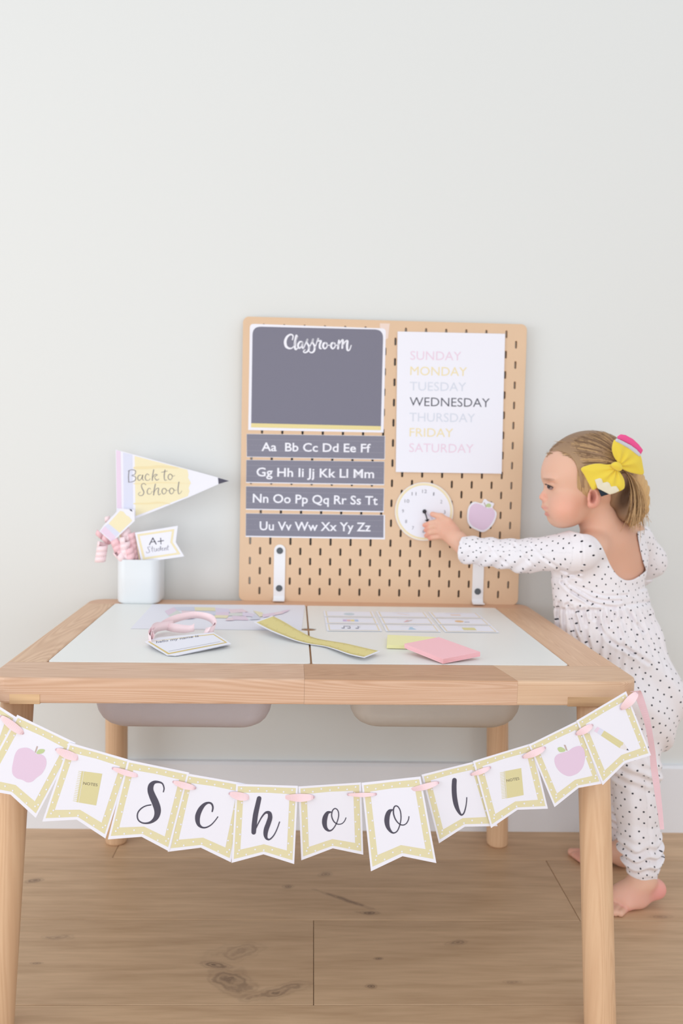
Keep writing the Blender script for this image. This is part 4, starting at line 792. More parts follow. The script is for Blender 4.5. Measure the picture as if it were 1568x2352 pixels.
# near arm: shoulder, elbow, wrist
SH, EL, WR = P_(1322, 1272, -.228), P_(1200, 1275, -.150), P_(1066, 1256, -.078)
body.chain([(SH, .028), (EL, .0215), (WR, .0165)], .012)
c4 = s4
def Q(x, y, Y): return P_(x, y, Y, c4)
body.chain([(WR, .0165), (Q(790, 745, -.068), .0165), (Q(735, 705, -.062), .0172)], .008)
body.ell(Q(680, 640, -.054), (.0205, .0115, .0195), .008)
body.ell(Q(640, 600, -.052), (.0150, .0105, .0160), .006)
body.chain([(Q(752, 640, -.058), .0092), (Q(690, 545, -.056), .0074), (Q(610, 492, -.050), .0062), (Q(520, 466, -.042), .0052)], .004)     # thumb
for ch in ([(632, 552, -.054, .0072), (566, 546, -.050, .0062), (500, 560, -.042, .0058), (436, 582, -.034, .0050)],
           [(612, 606, -.054, .0072), (548, 592, -.052, .0064), (492, 606, -.044, .0060), (452, 634, -.036, .0052)],
           [(600, 654, -.054, .0070), (546, 648, -.052, .0064), (492, 660, -.045, .0060), (455, 694, -.037, .0052)],
           [(612, 700, -.053, .0066), (566, 706, -.050, .0060), (520, 712, -.045, .0056), (492, 722, -.039, .0048)]):
    body.chain([(Q(x, y, Y), r*.9) for x, y, Y, r in ch], .0012)
# far arm
body.chain([(P_(1462, 1240, -.105), .027), (P_(1496, 1292, -.085), .023), (P_(1430, 1345, -.040), .019), (P_(1370, 1350, -.020), .015)], .012)
# legs
LN = [(P_(1440, 1620, -.215), .046), (P_(1450, 1755, -.250), .033), (P_(1462, 1860, -.262), .030), (P_(1474, 1985, -.278), .0205)]
LF = [(P_(1420, 1620, -.150), .046), (P_(1412, 1760, -.110), .032), (P_(1425, 1850, -.095), .029), (P_(1432, 1935, -.080), .0195)]
body.chain(LN, .015); body.chain(LF, .015)
# near foot, heel raised
def G(x, y, Y): return P_(x, y, Y, f5)
NY = -.285
body.chain([(P_(1474, 1985, -.278), .0205), (G(1140, 590, NY), .0195), (G(1050, 680, NY), .0185)], .01)
body.ell(G(1278, 668, NY+.006), (.0150, .0165, .0150), .012)
body.chain([(G(1255, 690, NY+.004), .0135), (G(1080, 785, NY-.004), .0135), (G(965, 850, NY-.014), .0100)], .012)
body.chain([(G(1060, 650, NY), .0180), (G(900, 740, NY+.004), .0165), (G(770, 850, NY+.006), .0125)], .014)
zfl = .0065
def flo(x, y, r): p = atz(f5(x, y), r); return p
for (x, y, r, x0, y0) in ((882, 945, .0058, 945, 880), (822, 938, .0060, 880, 850), (768, 928, .0062, 820, 840), (716, 915, .0066, 770, 830), (650, 895, .0088, 735, 810)):
    e = flo(x, y, r); b = G(x0, y0, NY-.010+(945-x0)*.00006); body.cone(b, e, r*1.1, r, .0016)
# far foot, flat on the floor
FH = atz((1428, 1972), .018); FT = atz((1345, 1966), .012); FK = P_(1432, 1935, -.080)
body.chain([(FK, .0195), (FH+np.array([0, .0, .012]), .0190), (FT+np.array([.02, 0, .008]), .0155), (FT, .0115)], .014); body.ell(FH+np.array([.006, .004, 0]), (.018, .016, .017), .012)
for k in range(5):
    e = atz((1316+k*3.4, 1964-abs(k-1)*1.2+k*2.2), .0065); b = FT+np.array([.004, .014-.0085*k, 0]); body.cone(b, e+np.array([0, .010-.0055*k, 0]), .0072, .0062-.0002*k+(.0016 if k == 0 else 0), .0025)
V, F = body.mesh()
me = fastmesh('body', V, F)
# skin colour: rosy cheeks, ears, lips, fingertips, heels; brows; painted shade on back, nape, ear hollow
def blob(c, r, p=2): d = np.sqrt(((V-np.array(c))/np.array(r))**2 @ np.ones(3)); return np.clip(1-d, 0, 1)**(1/p)
base = np.array(lin((230, 184, 160))[:3]); colr = np.tile(base, (len(V), 1))
def tint(wt, c): 
    global colr
    wt = np.clip(wt, 0, 1)[:, None]; colr = colr*(1-wt)+np.array(lin(c)[:3])*wt
tint(.50*blob(H(410, 880, -.05), (.034, .04, .032), 1.2), (238, 160, 140)); tint(.5*blob(H(195, 780), (.013, .02, .012)), (236, 160, 142))
tint(.65*blob(H(690, 800, -.07), (.016, .02, .024)), (226, 138, 126)); tint(.9*blob(H(215, 878, -.006), (.0062, .022, .0042)), (218, 146, 136)); tint(.9*blob(H(236, 942, -.006), (.0060, .022, .0044)), (216, 140, 134))
tint(.75*blob(H(252, 600, -.03), (.0095, .03, .0026)), (140, 104, 86)); tint(.25*blob(H(530, 850, -.06), (.010, .03, .03)), (226, 160, 130)); tint(.8*blob(H(682, 778, -.066), (.0065, .012, .0135)), (150, 76, 66))  # last tint: shade of the ear hollow put into the colour
for (x, y) in ((508, 466), (436, 582), (452, 634), (455, 694), (492, 722)): tint(.4*blob(Q(x, y, -.038), (.014, .014, .014)), (230, 146, 130))
tint(.5*blob(Q(700, 650, -.055), (.04, .03, .04), 1), (222, 150, 126))
tint(.75*blob(G(1300, 690, NY), (.03, .04, .025)), (238, 150, 150)); tint(.7*blob(G(880, 900, NY), (.03, .04, .022)), (238, 156, 152)); tint(.45*blob(G(1080, 760, NY), (.05, .04, .03)), (236, 168, 164)); tint(.5*blob(FT, (.04, .04, .03)), (226, 140, 130))
tint(.7*blob(H(960, 1300, .03), (.10, .09, .085), 1.5), (198, 144, 116)); tint(.45*blob(H(900, 900, .02), (.03, .06, .06), 1), (184, 128, 100))  # back and nape: shade of the side turned from the light, painted in
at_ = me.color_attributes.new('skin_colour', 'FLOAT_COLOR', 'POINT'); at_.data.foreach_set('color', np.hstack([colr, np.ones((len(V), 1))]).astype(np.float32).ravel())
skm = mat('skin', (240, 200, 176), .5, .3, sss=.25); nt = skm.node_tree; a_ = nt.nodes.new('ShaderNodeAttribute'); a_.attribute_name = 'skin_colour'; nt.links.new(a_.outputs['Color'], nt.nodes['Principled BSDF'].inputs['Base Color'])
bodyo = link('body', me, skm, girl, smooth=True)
# eye, lashes
bm = bmesh.new(); bmesh.ops.create_uvsphere(bm, u_segments=16, v_segments=12, radius=.0062, matrix=Matrix.Translation(Vector(H(272, 670, -.0292)))); bmobj('eye', bm, mat('eye_white', (150, 132, 132), .3, .4), girl, smooth=True)
bm = bmesh.new(); bmesh.ops.create_uvsphere(bm, u_segments=14, v_segments=10, radius=.0036, matrix=Matrix.Translation(Vector(H(258, 671, -.0318)))); bmobj('iris', bm, mat('iris_dark', (52, 44, 50), .15, .5), girl, smooth=True)
bm = tube(spline([H(222, 652, -.033), H(246, 656, -.0378), H(275, 668, -.0385), H(298, 682, -.037)], 5), .0008, 6); tube(spline([H(226, 650, -.033), H(214, 646, -.036)], 4), .0004, 5, bm=bm); tube(spline([H(240, 654, -.036), H(224, 644, -.040)], 4), .0004, 5, bm=bm); bmobj('eyelashes', bm, mat('lash', (70, 54, 56), .6), girl)

# ---- romper
cl = Field((.14, -.38, -.004), (.76, .014, .86), .0019)
cl.chain([(P_(1330, 1262, -.222), .0345), (P_(1205, 1277, -.152), .0290), (P_(1062, 1262, -.088), .0262)], .015)            # near sleeve
cl.ell(P_(1330, 1270, -.215), (.036, .034, .034), .02)
cl.chain([(P_(1460, 1238, -.105), .031), (P_(1490, 1286, -.085), .0295), (P_(1430, 1345, -.045), .026), (P_(1365, 1350, -.025), .02)], .015)     # far sleeve
cl.ell(P_(1388, 1300, -.165), (.076, .060, .068), .03)
cl.ell(P_(1360, 1340, -.170), (.073, .060, .055), .03)
cl.ell(P_(1382, 1388, -.172), (.085, .066, .042), .025)
cl.ell(P_(1394, 1455, -.176), (.092, .074, .062), .03)
cl.ell(P_(1425, 1560, -.185), (.099, .086, .090), .04)
cl.ell(P_(1462, 1612, -.195), (.085, .085, .072), .03)
cl.ell(P_(1428, 1690, -.195), (.077, .080, .050), .03)
cl.chain([(P_(1452, 1690, -.235), .052), (P_(1458, 1762, -.250), .0385), (P_(1460, 1840, -.262), .0345), (P_(1466, 1925, -.272), .0325), (P_(1473, 1968, -.277), .0330)], .02)
cl.chain([(P_(1390, 1690, -.14), .050), (P_(1412, 1762, -.115), .037), (P_(1425, 1850, -.098), .034), (P_(1432, 1930, -.084), .030)], .02)
cl.chain([(P_(1474, 1985, -.278), .0262), (G(1115, 580, -.279), .0255)], .006)      # ribbed cuff
# the cloth never lets the trunk and shoulders through
zc = int((P_(1330, 1222, -.22)[2]-cl.lo[2])/cl.h); za = int((.10-cl.lo[2])/cl.h); xa = int((P_(1120, 1262, -.1)[0]-cl.lo[0])/cl.h); nx_, ny_ = body.n[0], body.n[1]
cl.A[xa:nx_, :ny_, za:zc] = np.minimum(cl.A[xa:nx_, :ny_, za:zc], body.A[xa:, :, za:zc]-.0032)
zm = int((P_(1390, 1350, -.2)[2]-cl.lo[2])/cl.h); cl.A[xa:nx_, :ny_, za:zm] = np.minimum(cl.A[xa:nx_, :ny_, za:zm], body.A[xa:, :, za:zm]-.0065)
# folds
sl, X, Y, Z = cl.sub((.17, -.37, .03), (.755, .012, .74))
ctr = P_(1400, 1450, -.178); zs = P_(1390, 1392, -.2)[2]
ang = np.arctan2(Y-ctr[1], X-ctr[0]-.10*np.clip(zs-Z, 0, 1)*1.0)
def sst(a, b, x): t = np.clip((x-a)/(b-a), 0, 1); return t*t*(3-2*t)
near = cl.A[sl] < .03
gath = sst(zs+.002, zs-.012, Z)*sst(zs-.16, zs-.02, Z); wob = 1.6*np.sin(Z*38)+.8*np.sin(Z*90+ang*3)
cl.A[sl] += (.0020*gath*(np.sin(ang*27+wob)+.5*np.sin(ang*43+2+wob*.7))).astype(np.float32)
seam = P_(1390, 1395, -.2)[2]+.012*np.sin(ang*1.0+2.4)
cl.A[sl] += (.0030*np.exp(-((Z-seam)/.0035)**2)*(np.abs(X-.47) < .14)).astype(np.float32)
# broad diagonal drapes over the hip, bodice creases
dg_ = (X*.62+Z)*1.0
cl.A[sl] += (.0045*sst(.20, .26, Z)*sst(.47, .40, Z)*(np.sin(dg_*62+1.3*np.sin(X*30)))*sst(-.14, -.20, Y)).astype(np.float32)
cl.A[sl] += (.0004*sst(zs-.003, zs+.012, Z)*sst(zs+.075, zs+.03, Z)*np.sin((Z*1.0+X*.45-.02*np.sin(X*40))*260)*(X > .36)).astype(np.float32)
t6 = C(1216, 918, 4.4545); u6 = C(1200, 1340, 4.261)
def crease(P, conv, wd, dep):
    P = spline([conv(*q) for q in P], 3); c3 = [P_(x, y, -.24) for x, y in P]; lo = np.min(c3, 0)-.02; hi = np.max(c3, 0)+.02; lo[1], hi[1] = -.36, -.14
    s_, X_, Y_, Z_ = cl.sub(lo, hi); sh = cl.A[s_].shape
    a, b, c = (np.broadcast_to(q, sh) for q in (X_-CAM[0], Y_-CAM[1], Z_-CAM[2])); dp = a*_f[0]+b*_f[1]+c*_f[2]; ux = 784+FPX*(a*_r[0]+b*_r[1]+c*_r[2])/dp; uy = 1176-FPX*(a*_u[0]+b*_u[1]+c*_u[2])/dp
    d = np.full(sh, 1e9)
    for i in range(len(P)-1):
        p, q = P[i], P[i+1]; e = q-p; t = np.clip(((ux-p[0])*e[0]+(uy-p[1])*e[1])/(e@e+1e-9), 0, 1); d = np.minimum(d, (ux-p[0]-t*e[0])**2+(uy-p[1]-t*e[1])**2)
    d = np.sqrt(d)*dp/FPX; cl.A[s_] += (dep*np.exp(-(d/wd)**2)-.45*dep*np.exp(-((d-2.1*wd)/(1.3*wd))**2)).astype(np.float32)
for P, dw, dd in (([(330, 1870), (420, 1960), (560, 2040), (700, 2100), (880, 2130)], .0022, .0030), ([(400, 1900), (520, 1960), (640, 2030), (800, 2060), (930, 2060)], .0020, .0028), ([(380, 1870), (560, 1940), (760, 2010), (1000, 2000)], .0022, .0018), ([(430, 1960), (600, 2075), (700, 2110)], .0018, .0022),
                  ([(10, 1490), (120, 1600), (260, 1700), (420, 1790), (520, 1830)], .0024, .0022), ([(-160, 1480), (-60, 1600), (40, 1700)], .0022, .0018), ([(-420, 1480), (-330, 1600), (-230, 1680)], .0024, .0018), ([(530, 1400), (548, 1550), (545, 1690)], .0014, .0014), ([(330, 1860), (420, 1800), (520, 1780)], .0024, .0018)): crease(P, t6, dw, dd)
for P, dw, dd in (([(440, 200), (470, 320), (500, 450), (560, 600), (650, 740)], .0024, .0040), ([(540, 240), (600, 440), (660, 640)], .0024, .0036), ([(360, 190), (345, 300), (350, 420)], .0028, .0036), ([(750, 260), (745, 400), (820, 520), (900, 590), (1000, 640), (1080, 690)], .0028, .0036), ([(1030, 260), (1080, 360), (1180, 470)], .0026, .0030), ([(600, 250), (620, 420)], .0022, .0028), ([(850, 260), (860, 420)], .0022, .0028),
                  ([(980, 600), (1100, 690), (1230, 780)], .0030, .0024), ([(690, 255), (700, 360)], .0020, .0024), ([(970, 240), (950, 420), (980, 520)], .0024, .0024), ([(420, 210), (400, 330), (420, 500)], .0020, .0024), ([(480, 220), (530, 380), (560, 500)], .0020, .0024), ([(800, 255), (790, 340)], .0018, .0022), ([(650, 250), (655, 330)], .0018, .0022), ([(900, 245), (905, 330)], .0018, .0022)): crease(P, u6, dw, dd)
# leg wrinkles, gather at the knee, puff above the cuff
kz = P_(1460, 1765, -.25)[2]; cz_ = P_(1470, 1985, -.278)[2]
cl.A[sl] += (.0030*np.exp(-((Z-kz)/.022)**2)*np.sin((Z+.35*X)*310)).astype(np.float32)
cl.A[sl] += (.0044*np.exp(-((Z-cz_-.020)/.026)**2)*np.sin((Z-.18*X+.004*np.sin(X*160))*330)*(Z > cz_-.012)).astype(np.float32)
cl.A[sl] += (.0016*sst(.31, .27, Z)*sst(.08, .11, Z)*np.sin(X*210+12*Z)).astype(np.float32)
# sleeve creases
u_ = (X-.25)
cl.A[sl] += (.0016*sst(.42, .38, X)*sst(.24, .30, X)*np.sin((X*.9-Z*.75)*230)).astype(np.float32)
# open cuff at the wrist, straight cuff at the ankle
wx = P_(1062, 1262, -.088); dW = (P_(1205, 1277, -.152)-wx); dW /= np.linalg.norm(dW)
pl_ = (X-wx[0])*dW[0]+(Y-wx[1])*dW[1]+(Z-wx[2])*dW[2]
cl.A[sl] = np.maximum(cl.A[sl], np.where(X < .40, -pl_, -1).astype(np.float32))
rr_ = np.sqrt((X-wx[0])**2+(Y-wx[1])**2+(Z-wx[2])**2-pl_**2+1e-9); cl.A[sl] = np.maximum(cl.A[sl], np.where((X < .40) & (pl_ < .012), .0225-rr_, -1).astype(np.float32))
az_, bz_ = f5(890, 528), f5(1340, 580); a3 = P_(*az_, -.28); b3 = P_(*bz_, -.28); nrm = np.array([-(b3[2]-a3[2]), 0, b3[0]-a3[0]]); nrm /= np.linalg.norm(nrm)
pc = (X-a3[0])*nrm[0]+(Z-a3[2])*nrm[2]-.0045+.000*Y+14*np.clip(X-(a3[0]+b3[0])/2, -.03, .03)**2*0
cl.A[sl] = np.maximum(cl.A[sl], np.where(Y < -.20, -pc, -1).astype(np.float32))
# far hem a little above the ankle
fz_ = P_(1432, 1958, -.08)[2]; cl.A[sl] = np.maximum(cl.A[sl], np.where(Y >= -.20, fz_-Z, -1).astype(np.float32))
# scooped open back: cut the cloth above the neckline, on the camera side of the chest
neck = [(430, 1060), (560, 1128), (630, 1136), (700, 1165), (760, 1230), (805, 1320), (850, 1425), (905, 1515), (955, 1562), (1010, 1588), (1075, 1582), (1135, 1550), (1192, 1506), (1205, 1485), (1180, 1420), (1150, 1300), (1128, 1180), (1105, 1060), (1000, 800), (600, 800)]
neck = np.array([h6(*q) for q in spline(neck[:], 3, True)])
sl, X, Y, Z = cl.sub((.36, -.36, .55), (.66, .0, .74)); Xb = np.broadcast_to(X, cl.A[sl].shape); Yb = np.broadcast_to(Y, Xb.shape); Zb = np.broadcast_to(Z, Xb.shape)
dx_, dy_, dz_ = Xb-CAM[0], Yb-CAM[1], Zb-CAM[2]; dep = dx_*_f[0]+dy_*_f[1]+dz_*_f[2]
px = 784+FPX*(dx_*_r[0]+dy_*_r[1]+dz_*_r[2])/dep; py = 1176-FPX*(dx_*_u[0]+dy_*_u[1]+dz_*_u[2])/dep
sd = sdpoly(px, py, neck)*dep/FPX
cut = np.maximum(sd, Yb-(-.165+.55*(Xb-.44)))
cl.A[sl] = np.maximum(cl.A[sl], -cut.astype(np.float32))
V2, F2 = cl.mesh(); me = fastmesh('romper', V2, F2)
# cloth coordinates for the printed dots: along and around trunk, sleeve and leg
def cyl(V, a, b, R):
    a = np.array(a); b = np.array(b); d = b-a; L_ = np.linalg.norm(d); d /= L_; e1 = np.cross(d, (0, 1, 0)); e1 /= np.linalg.norm(e1); e2 = np.cross(d, e1); q = V-a
    return np.stack([np.arctan2(q@e1, -(q@e2))*R, q@d, 0*q[:, 0]], 1), np.linalg.norm(np.cross(q, d), axis=1)
U = np.zeros_like(V2); ut, _ = cyl(V2, P_(1385, 1250, -.165), P_(1440, 1700, -.195), .088); U[:] = ut
ul, _ = cyl(V2, P_(1455, 1700, -.245), P_(1474, 1985, -.277), .036); us, _ = cyl(V2, P_(1330, 1262, -.222), P_(1062, 1262, -.088), .031)
legm = (V2[:, 2] < kz+.004) & (V2[:, 1] < -.18); U[legm] = ul[legm]+np.array([.3, 0, 0]); uf, _ = cyl(V2, P_(1400, 1700, -.13), P_(1432, 1950, -.084), .034); fm = (V2[:, 2] < kz+.004) & (V2[:, 1] >= -.18); U[fm] = uf[fm]+np.array([.6, 0, 0])
slm = (V2[:, 0] < P_(1300, 1262, -.22)[0]) & (V2[:, 2] > P_(1290, 1330, -.2)[2]); U[slm] = us[slm]+np.array([.9, 0, 0])
ua, _ = cyl(V2, P_(1460, 1200, -.115), P_(1496, 1300, -.085), .031); am = (V2[:, 0] > P_(1466, 1262, -.1)[0]) & (V2[:, 2] > P_(1330, 1322, -.1)[2]) & (V2[:, 1] > -.15); U[am] = ua[am]+np.array([1.2, 0, 0])
at_ = me.attributes.new('cloth', 'FLOAT_VECTOR', 'POINT'); at_.data.foreach_set('vector', U.astype(np.float32).ravel())
rm = mat('romper_cotton', (240, 236, 240), .85, .15, sheen=.15); nt = rm.node_tree; N = nt.nodes; L = nt.links
a_ = N.new('ShaderNodeAttribute'); a_.attribute_name = 'cloth'; vo = N.new('ShaderNodeTexVoronoi'); vo.voronoi_dimensions = '2D'; vo.inputs['Scale'].default_value = 66; vo.inputs['Randomness'].default_value = .38
mpn = N.new('ShaderNodeMapping'); mpn.inputs['Rotation'].default_value = (0, 0, .75); L.new(a_.outputs['Vector'], mpn.inputs[0]); L.new(mpn.outputs[0], vo.inputs['Vector'])
mr = N.new('ShaderNodeMapRange'); mr.inputs['From Min'].default_value = .085; mr.inputs['From Max'].default_value = .125; mr.inputs['To Min'].default_value = 1; mr.inputs['To Max'].default_value = 0; L.new(vo.outputs['Distance'], mr.inputs['Value'])
mx = N.new('ShaderNodeMix'); mx.data_type = 'RGBA'; mx.inputs[6].default_value = lin((240, 236, 240)); mx.inputs[7].default_value = lin((48, 48, 58)); L.new(mr.outputs[0], mx.inputs[0]); L.new(mx.outputs[2], N['Principled BSDF'].inputs['Base Color'])
wa = N.new('ShaderNodeTexWave'); wa.inputs['Scale'].default_value = 150; L.new(a_.outputs['Vector'], wa.inputs['Vector']); bp = N.new('ShaderNodeBump'); bp.inputs['Strength'].default_value = .25; bp.inputs['Distance'].default_value = .0004; L.new(wa.outputs['Fac'], bp.inputs['Height']); L.new(bp.outputs[0], N['Principled BSDF'].inputs['Normal'])
link('romper', me, rm, girl, smooth=True)

# ---- hair
hr = Field((.40, -.30, .62), (.62, -.08, .86), .0016)
hr.ell(H(655, 508), (437*z6, .0705, 389*z6), .01)
hr.ell(H(430, 560), (214*z6, .0585, 262*z6), .02)
sl, X, Y, Z = hr.sub(hr.lo, hr.lo+(hr.n-1)*hr.h); Xb = np.broadcast_to(X, hr.A[sl].shape); Zb = np.broadcast_to(Z, Xb.shape); Yb = np.broadcast_to(Y, Xb.shape)
# the hairline, drawn on the head's middle plane and carried across the head
line = np.array([(100, 330), (232, 330), (300, 322), (372, 352), (415, 430), (440, 520), (452, 600), (470, 660), (520, 700), (575, 690), (620, 660), (680, 650), (740, 680), (780, 760), (820, 850), (880, 930), (1000, 1010), (1400, 900), (1400, -100), (0, -100)])
hl = np.array([H(x, y)[[0, 2]] for x, y in line]); XX = Xb[:, 0, :]; ZZ = Zb[:, 0, :]; s2d = sdpoly(XX, ZZ, hl)[:, None, :]
hr.A[sl] = np.maximum(hr.A[sl], np.broadcast_to(s2d, Xb.shape).astype(np.float32))
# combed grooves running back toward the bow
kc = H(930, 480); an = np.arctan2(Z-kc[2], X-kc[0]); rd = np.sqrt((X-kc[0])**2+(Z-kc[2])**2)
hr.A[sl] += (.0004*np.sin(an*46+5*np.sin(rd*40))*sst(.0, .03, rd)*sst(.10, .05, rd)).astype(np.float32)
# tail of hair falling behind the bow
T = [((960, 520), .018, -.030), ((1030, 600), .023, -.020), ((1085, 710), .0235, -.012), ((1105, 830), .020, -.006), ((1095, 930), .015, 0), ((1050, 1035), .007, 0)]
hr.chain([(H(*p, d), r) for p, r, d in T], .012)
hr.chain([(H(1110, 780, -.004), .016), (H(1165, 890, 0), .009), (H(1140, 985, .004), .003)], .008); hr.chain([(H(880, 620, -.034), .022), (H(930, 760, -.018), .020), (H(985, 900, -.008), .013)], .01); hr.chain([(H(1010, 800, -.02), .016), (H(1000, 930, -.018), .010), (H(1020, 1000, -.016), .004)], .012)
m_ = (X > H(990, 0)[0]); hr.A[sl] += (.0013*m_*np.sin((X*1.0-.16*Z)*620+4*np.sin(Z*30))).astype(np.float32)
V3, F3 = hr.mesh(); me = fastmesh('hair', V3, F3)
def hcol(V):
    k = np.clip((V[:, 0]-H(250, 0)[0])/(H(1000, 0)[0]-H(250, 0)[0]), 0, 1); c = np.tile(np.array(lin((150, 120, 94))[:3]), (len(V), 1))
    low = np.clip(1-np.abs(V[:, 2]-H(0, 480)[2])/.05, 0, 1)*np.clip(1-k*1.2, 0, 1); c = c*(1-.55*low[:, None])+np.array(lin((208, 172, 128))[:3])*.55*low[:, None]
    t = np.clip((V[:, 0]-H(990, 0)[0])/.014, 0, 1)[:, None]; c = c*(1-t)+np.array(lin((212, 174, 122))[:3])*t; nb = np.clip(1.6-np.sqrt(((V[:, 0]-H(945, 0)[0])/(75*z6))**2+((V[:, 2]-H(0, 730)[2])/(170*z6))**2)*1.2, 0, 1)[:, None]*(V[:, 0] < H(1010, 0)[0])[:, None]; return c*(1-nb)+np.array(lin((84, 62, 48))[:3])*nb  # nb: nape hair, deeper brown plus shade under the tail painted in
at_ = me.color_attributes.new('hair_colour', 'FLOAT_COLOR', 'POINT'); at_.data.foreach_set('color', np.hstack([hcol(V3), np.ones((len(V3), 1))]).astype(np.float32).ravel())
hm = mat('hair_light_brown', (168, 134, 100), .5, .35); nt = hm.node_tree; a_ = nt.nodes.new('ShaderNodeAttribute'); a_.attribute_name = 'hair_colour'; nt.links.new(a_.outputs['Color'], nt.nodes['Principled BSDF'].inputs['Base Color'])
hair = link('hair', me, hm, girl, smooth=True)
# strands combed over the near side, and down the tail
def skullpt(x, y, lift):
    """the near surface of the hair ellipsoid along the head's side"""
    p = H(x, y); c = H(655, 508); u = (p[0]-c[0])/(437*z6); v = (p[2]-c[2])/(389*z6); q = 1-u*u-v*v; a = .0705*math.sqrt(q) if q > 0 else 0
    c2 = H(430, 560); u2 = (p[0]-c2[0])/(214*z6); v2 = (p[2]-c2[2])/(262*z6); q2 = 1-u2*u2-v2*v2; b = .0585*math.sqrt(q2) if q2 > 0 else 0
    p = p.copy(); p[1] = HY-max(a, b)-lift; return p
bmA, bmB = bmesh.new(), bmesh.new()
starts = [(225, 345), (300, 235), (400, 185), (520, 150), (650, 125), (760, 120), (850, 150)]
top = spline(starts, 10); front = spline([(228, 345), (300, 338), (372, 365), (415, 440), (440, 520), (452, 600), (480, 660), (540, 700), (600, 670)], 10)
def strand(P, r, bm): tube(P, r, 3, False, bm, taper=lambda t: .5+1.0*math.sin(math.pi*min(1, max(0, t)))**.5)
def cubic(a, b, c, d, n=11): return [tuple((1-t)**3*np.array(a)+3*t*(1-t)**2*np.array(b)+3*t*t*(1-t)*np.array(c)+t**3*np.array(d)) for t in np.linspace(0, 1, n)]
for i in range(640):
    if RNG.random() < .5:
        p = top[RNG.integers(len(top))]+RNG.normal(0, 9, 2)+np.array([10, 46 if i % 2 else 20]); mid = (p[0]*.55+900*.45+RNG.normal(0, 8), p[1]*.75+400*.25-10); m2_ = (p[0]*.2+900*.8, p[1]*.3+430*.7)
    else:
        p = front[RNG.integers(len(front))]+RNG.normal(0, 8, 2)+np.array([8, 0]); mid = (p[0]*.6+880*.4, p[1]*.72+440*.28-30); m2_ = (p[0]*.25+900*.75, p[1]*.3+450*.7-20)
    e = (930+RNG.normal(0, 18), 480+RNG.normal(0, 22)); l0 = RNG.uniform(-.0006, .0010)*(0.4 if i % 2 else 1)
    P = [skullpt(x, y, l0+.0006*math.sin(k)) for k, (x, y) in enumerate(cubic(p, mid, m2_, e))]; strand(P, .00045, bmA if RNG.random() < .6 else bmB)
for i in range(260):
    j = RNG.normal(0, 1); k = RNG.normal(0, 1); e = (1095+RNG.normal(0, 48), 1000+RNG.normal(0, 70))
    P = [H(x, y, dy) for (x, y), dy in zip(cubic((975, 510), (1090+40*j, 540+22*j), (1160+42*j, 780), e), np.linspace(-.052, -.022-.006*abs(k), 11)+.004*k)]; strand(P, .00045, bmA if RNG.random() < .15 else bmB)
tube([skullpt(*q, .0006) for q in cubic((250, 300), (360, 255), (520, 200), (800, 175), 14)], .0011, 4, bm=bmP) if 0 else None
for i in range(120):   # sideburn wisps in front of the ear, and fine flyaways
    x0 = 425+RNG.uniform(0, 120); P = [skullpt(*q, .0022) for q in cubic((x0, 480+RNG.uniform(0, 90)), (x0-6, 620), (x0+22, 700), (x0+38+RNG.normal(0, 8), 790+RNG.uniform(0, 60)), 8)]; strand(P, .00026, bmB)
for i in range(34):
    a = (1000+RNG.normal(0, 50), 560+RNG.uniform(0, 60)); P = [H(x, y, -.02) for x, y in cubic(a, (1140, 560+RNG.normal(0, 20)), (1215+RNG.normal(0, 10), 700), (1225+RNG.normal(0, 14), 860+RNG.normal(0, 50)), 8)]; strand(P, .0002, bmB)
for bm_, m in ((bmA, mat('hair_strand_brown', (140, 110, 84), .5, .4)), (bmB, mat('hair_strand_blond', (208, 172, 126), .5, .4))):
    o = bmobj('strands', bm_, m, hair, smooth=True); tag(o, kind='stuff')

# ---- the bow, felt shaped as a pencil
BWY = HY-.078
bow = None
def puffy(name, P, Y, t0, t1, m, parent, grow=.012, h=.0012, tilt=(0, 0), crease=None, label=None):
    P3 = np.array([P_(*h6(x, y), Y) for x, y in P]); lo = P3.min(0)-.004; hi = P3.max(0)+.004; lo[1] = Y-.022; hi[1] = Y+.022
    f = Field(lo, hi, h); X, Yy, Z = f.ax[0][:, None, None], f.ax[1][None, :, None], f.ax[2][None, None, :]; s = sdpoly(X[:, 0, :], Z[:, 0, :], P3[:, [0, 2]])[:, None, :]
    yc = Y+tilt[0]*(X-P3[:, 0].mean())+tilt[1]*(Z-P3[:, 2].mean()); th = t0+t1*(1-np.exp(np.minimum(s, 0)/grow)); 
    if crease: c = P_(*h6(*crease[0]), Y); aa = np.arctan2(Z-c[2], X-c[0]); rr2 = np.sqrt((X-c[0])**2+(Z-c[2])**2); th = th*(1+crease[1]*np.sin(aa*crease[2]+crease[3])*np.exp(-rr2/.022))
    f.A = np.maximum(s, np.abs(Yy-yc)-th).astype(np.float32); V, F = f.mesh(); return link(name, fastmesh(name, V, F), m, parent, smooth=True, label=label)
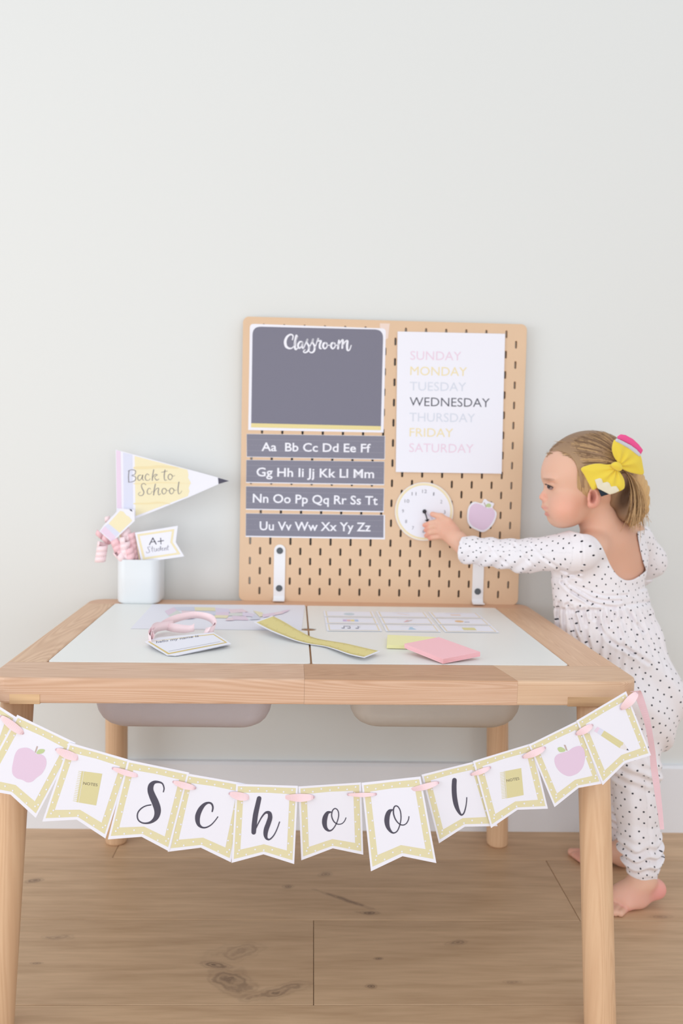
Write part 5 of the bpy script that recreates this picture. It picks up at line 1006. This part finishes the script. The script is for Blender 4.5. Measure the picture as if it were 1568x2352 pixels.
felt = mat('felt_yellow', (236, 210, 78), .9, .1, sheen=.3, bump=(900, .3)); felt2 = mat('felt_cream', (230, 222, 198), .9, .1); feltk = mat('felt_charcoal', (48, 56, 66), .9, .1); feltp = mat('felt_pink', (240, 92, 152), .8, .2); silv = mat('silver_glitter', (214, 216, 226), .3, .6, bump=(1500, .8))
knotm = puffy('hair_bow', spline([(862, 462), (905, 428), (950, 445), (972, 490), (950, 520), (905, 508)], 3, True), BWY-.008, .003, .007, felt, girl, .008, label='yellow felt hair bow shaped like a pencil')
w1 = spline([(925, 440), (885, 385), (860, 320), (864, 262), (888, 212), (950, 232), (1050, 285), (1120, 335), (1168, 372), (1185, 440), (1200, 550), (1120, 548), (1045, 532), (985, 508), (955, 490)], 3, True)
w2 = spline([(890, 455), (820, 455), (740, 446), (660, 458), (578, 494), (610, 560), (650, 640), (690, 706), (735, 685), (800, 725), (850, 748), (930, 722), (982, 690), (990, 640), (980, 590), (945, 530), (920, 500)], 3, True)
puffy('bow_wing', w1, BWY, .002, .006, felt, knotm, .012, crease=((930, 470), .55, 9, 0), tilt=(.25, 0)); puffy('bow_wing', w2, BWY, .002, .006, felt, knotm, .012, crease=((905, 490), .55, 10, 1), tilt=(-.1, 0))
puffy('eraser_tip', [(912, 182), (950, 160), (1000, 166), (1080, 205), (1140, 255), (1192, 315), (1165, 358), (1110, 305), (1040, 258), (980, 230), (918, 206)], BWY+.004, .0015, .002, feltp, knotm, .006, tilt=(.25, 0), label='pink felt eraser tip')
puffy('silver_band', [(905, 198), (985, 232), (1060, 268), (1120, 308), (1168, 356), (1150, 380), (1085, 335), (1020, 292), (950, 258), (888, 228)], BWY-.0015, .0022, .0020, silv, knotm, .006, tilt=(.25, 0), label='silver band')
puffy('cream_point', [(708, 604), (755, 588), (775, 594), (786, 634), (828, 624), (848, 636), (862, 672), (912, 664), (942, 712), (900, 736), (850, 750), (735, 690)], BWY-.0065, .0012, .0016, felt2, knotm, .006, tilt=(-.1, 0), label='cream zigzag point')
puffy('lead_tip', [(734, 688), (845, 744), (768, 770)], BWY-.004, .0012, .0016, feltk, knotm, .006, tilt=(-.1, 0), label='charcoal lead tip')
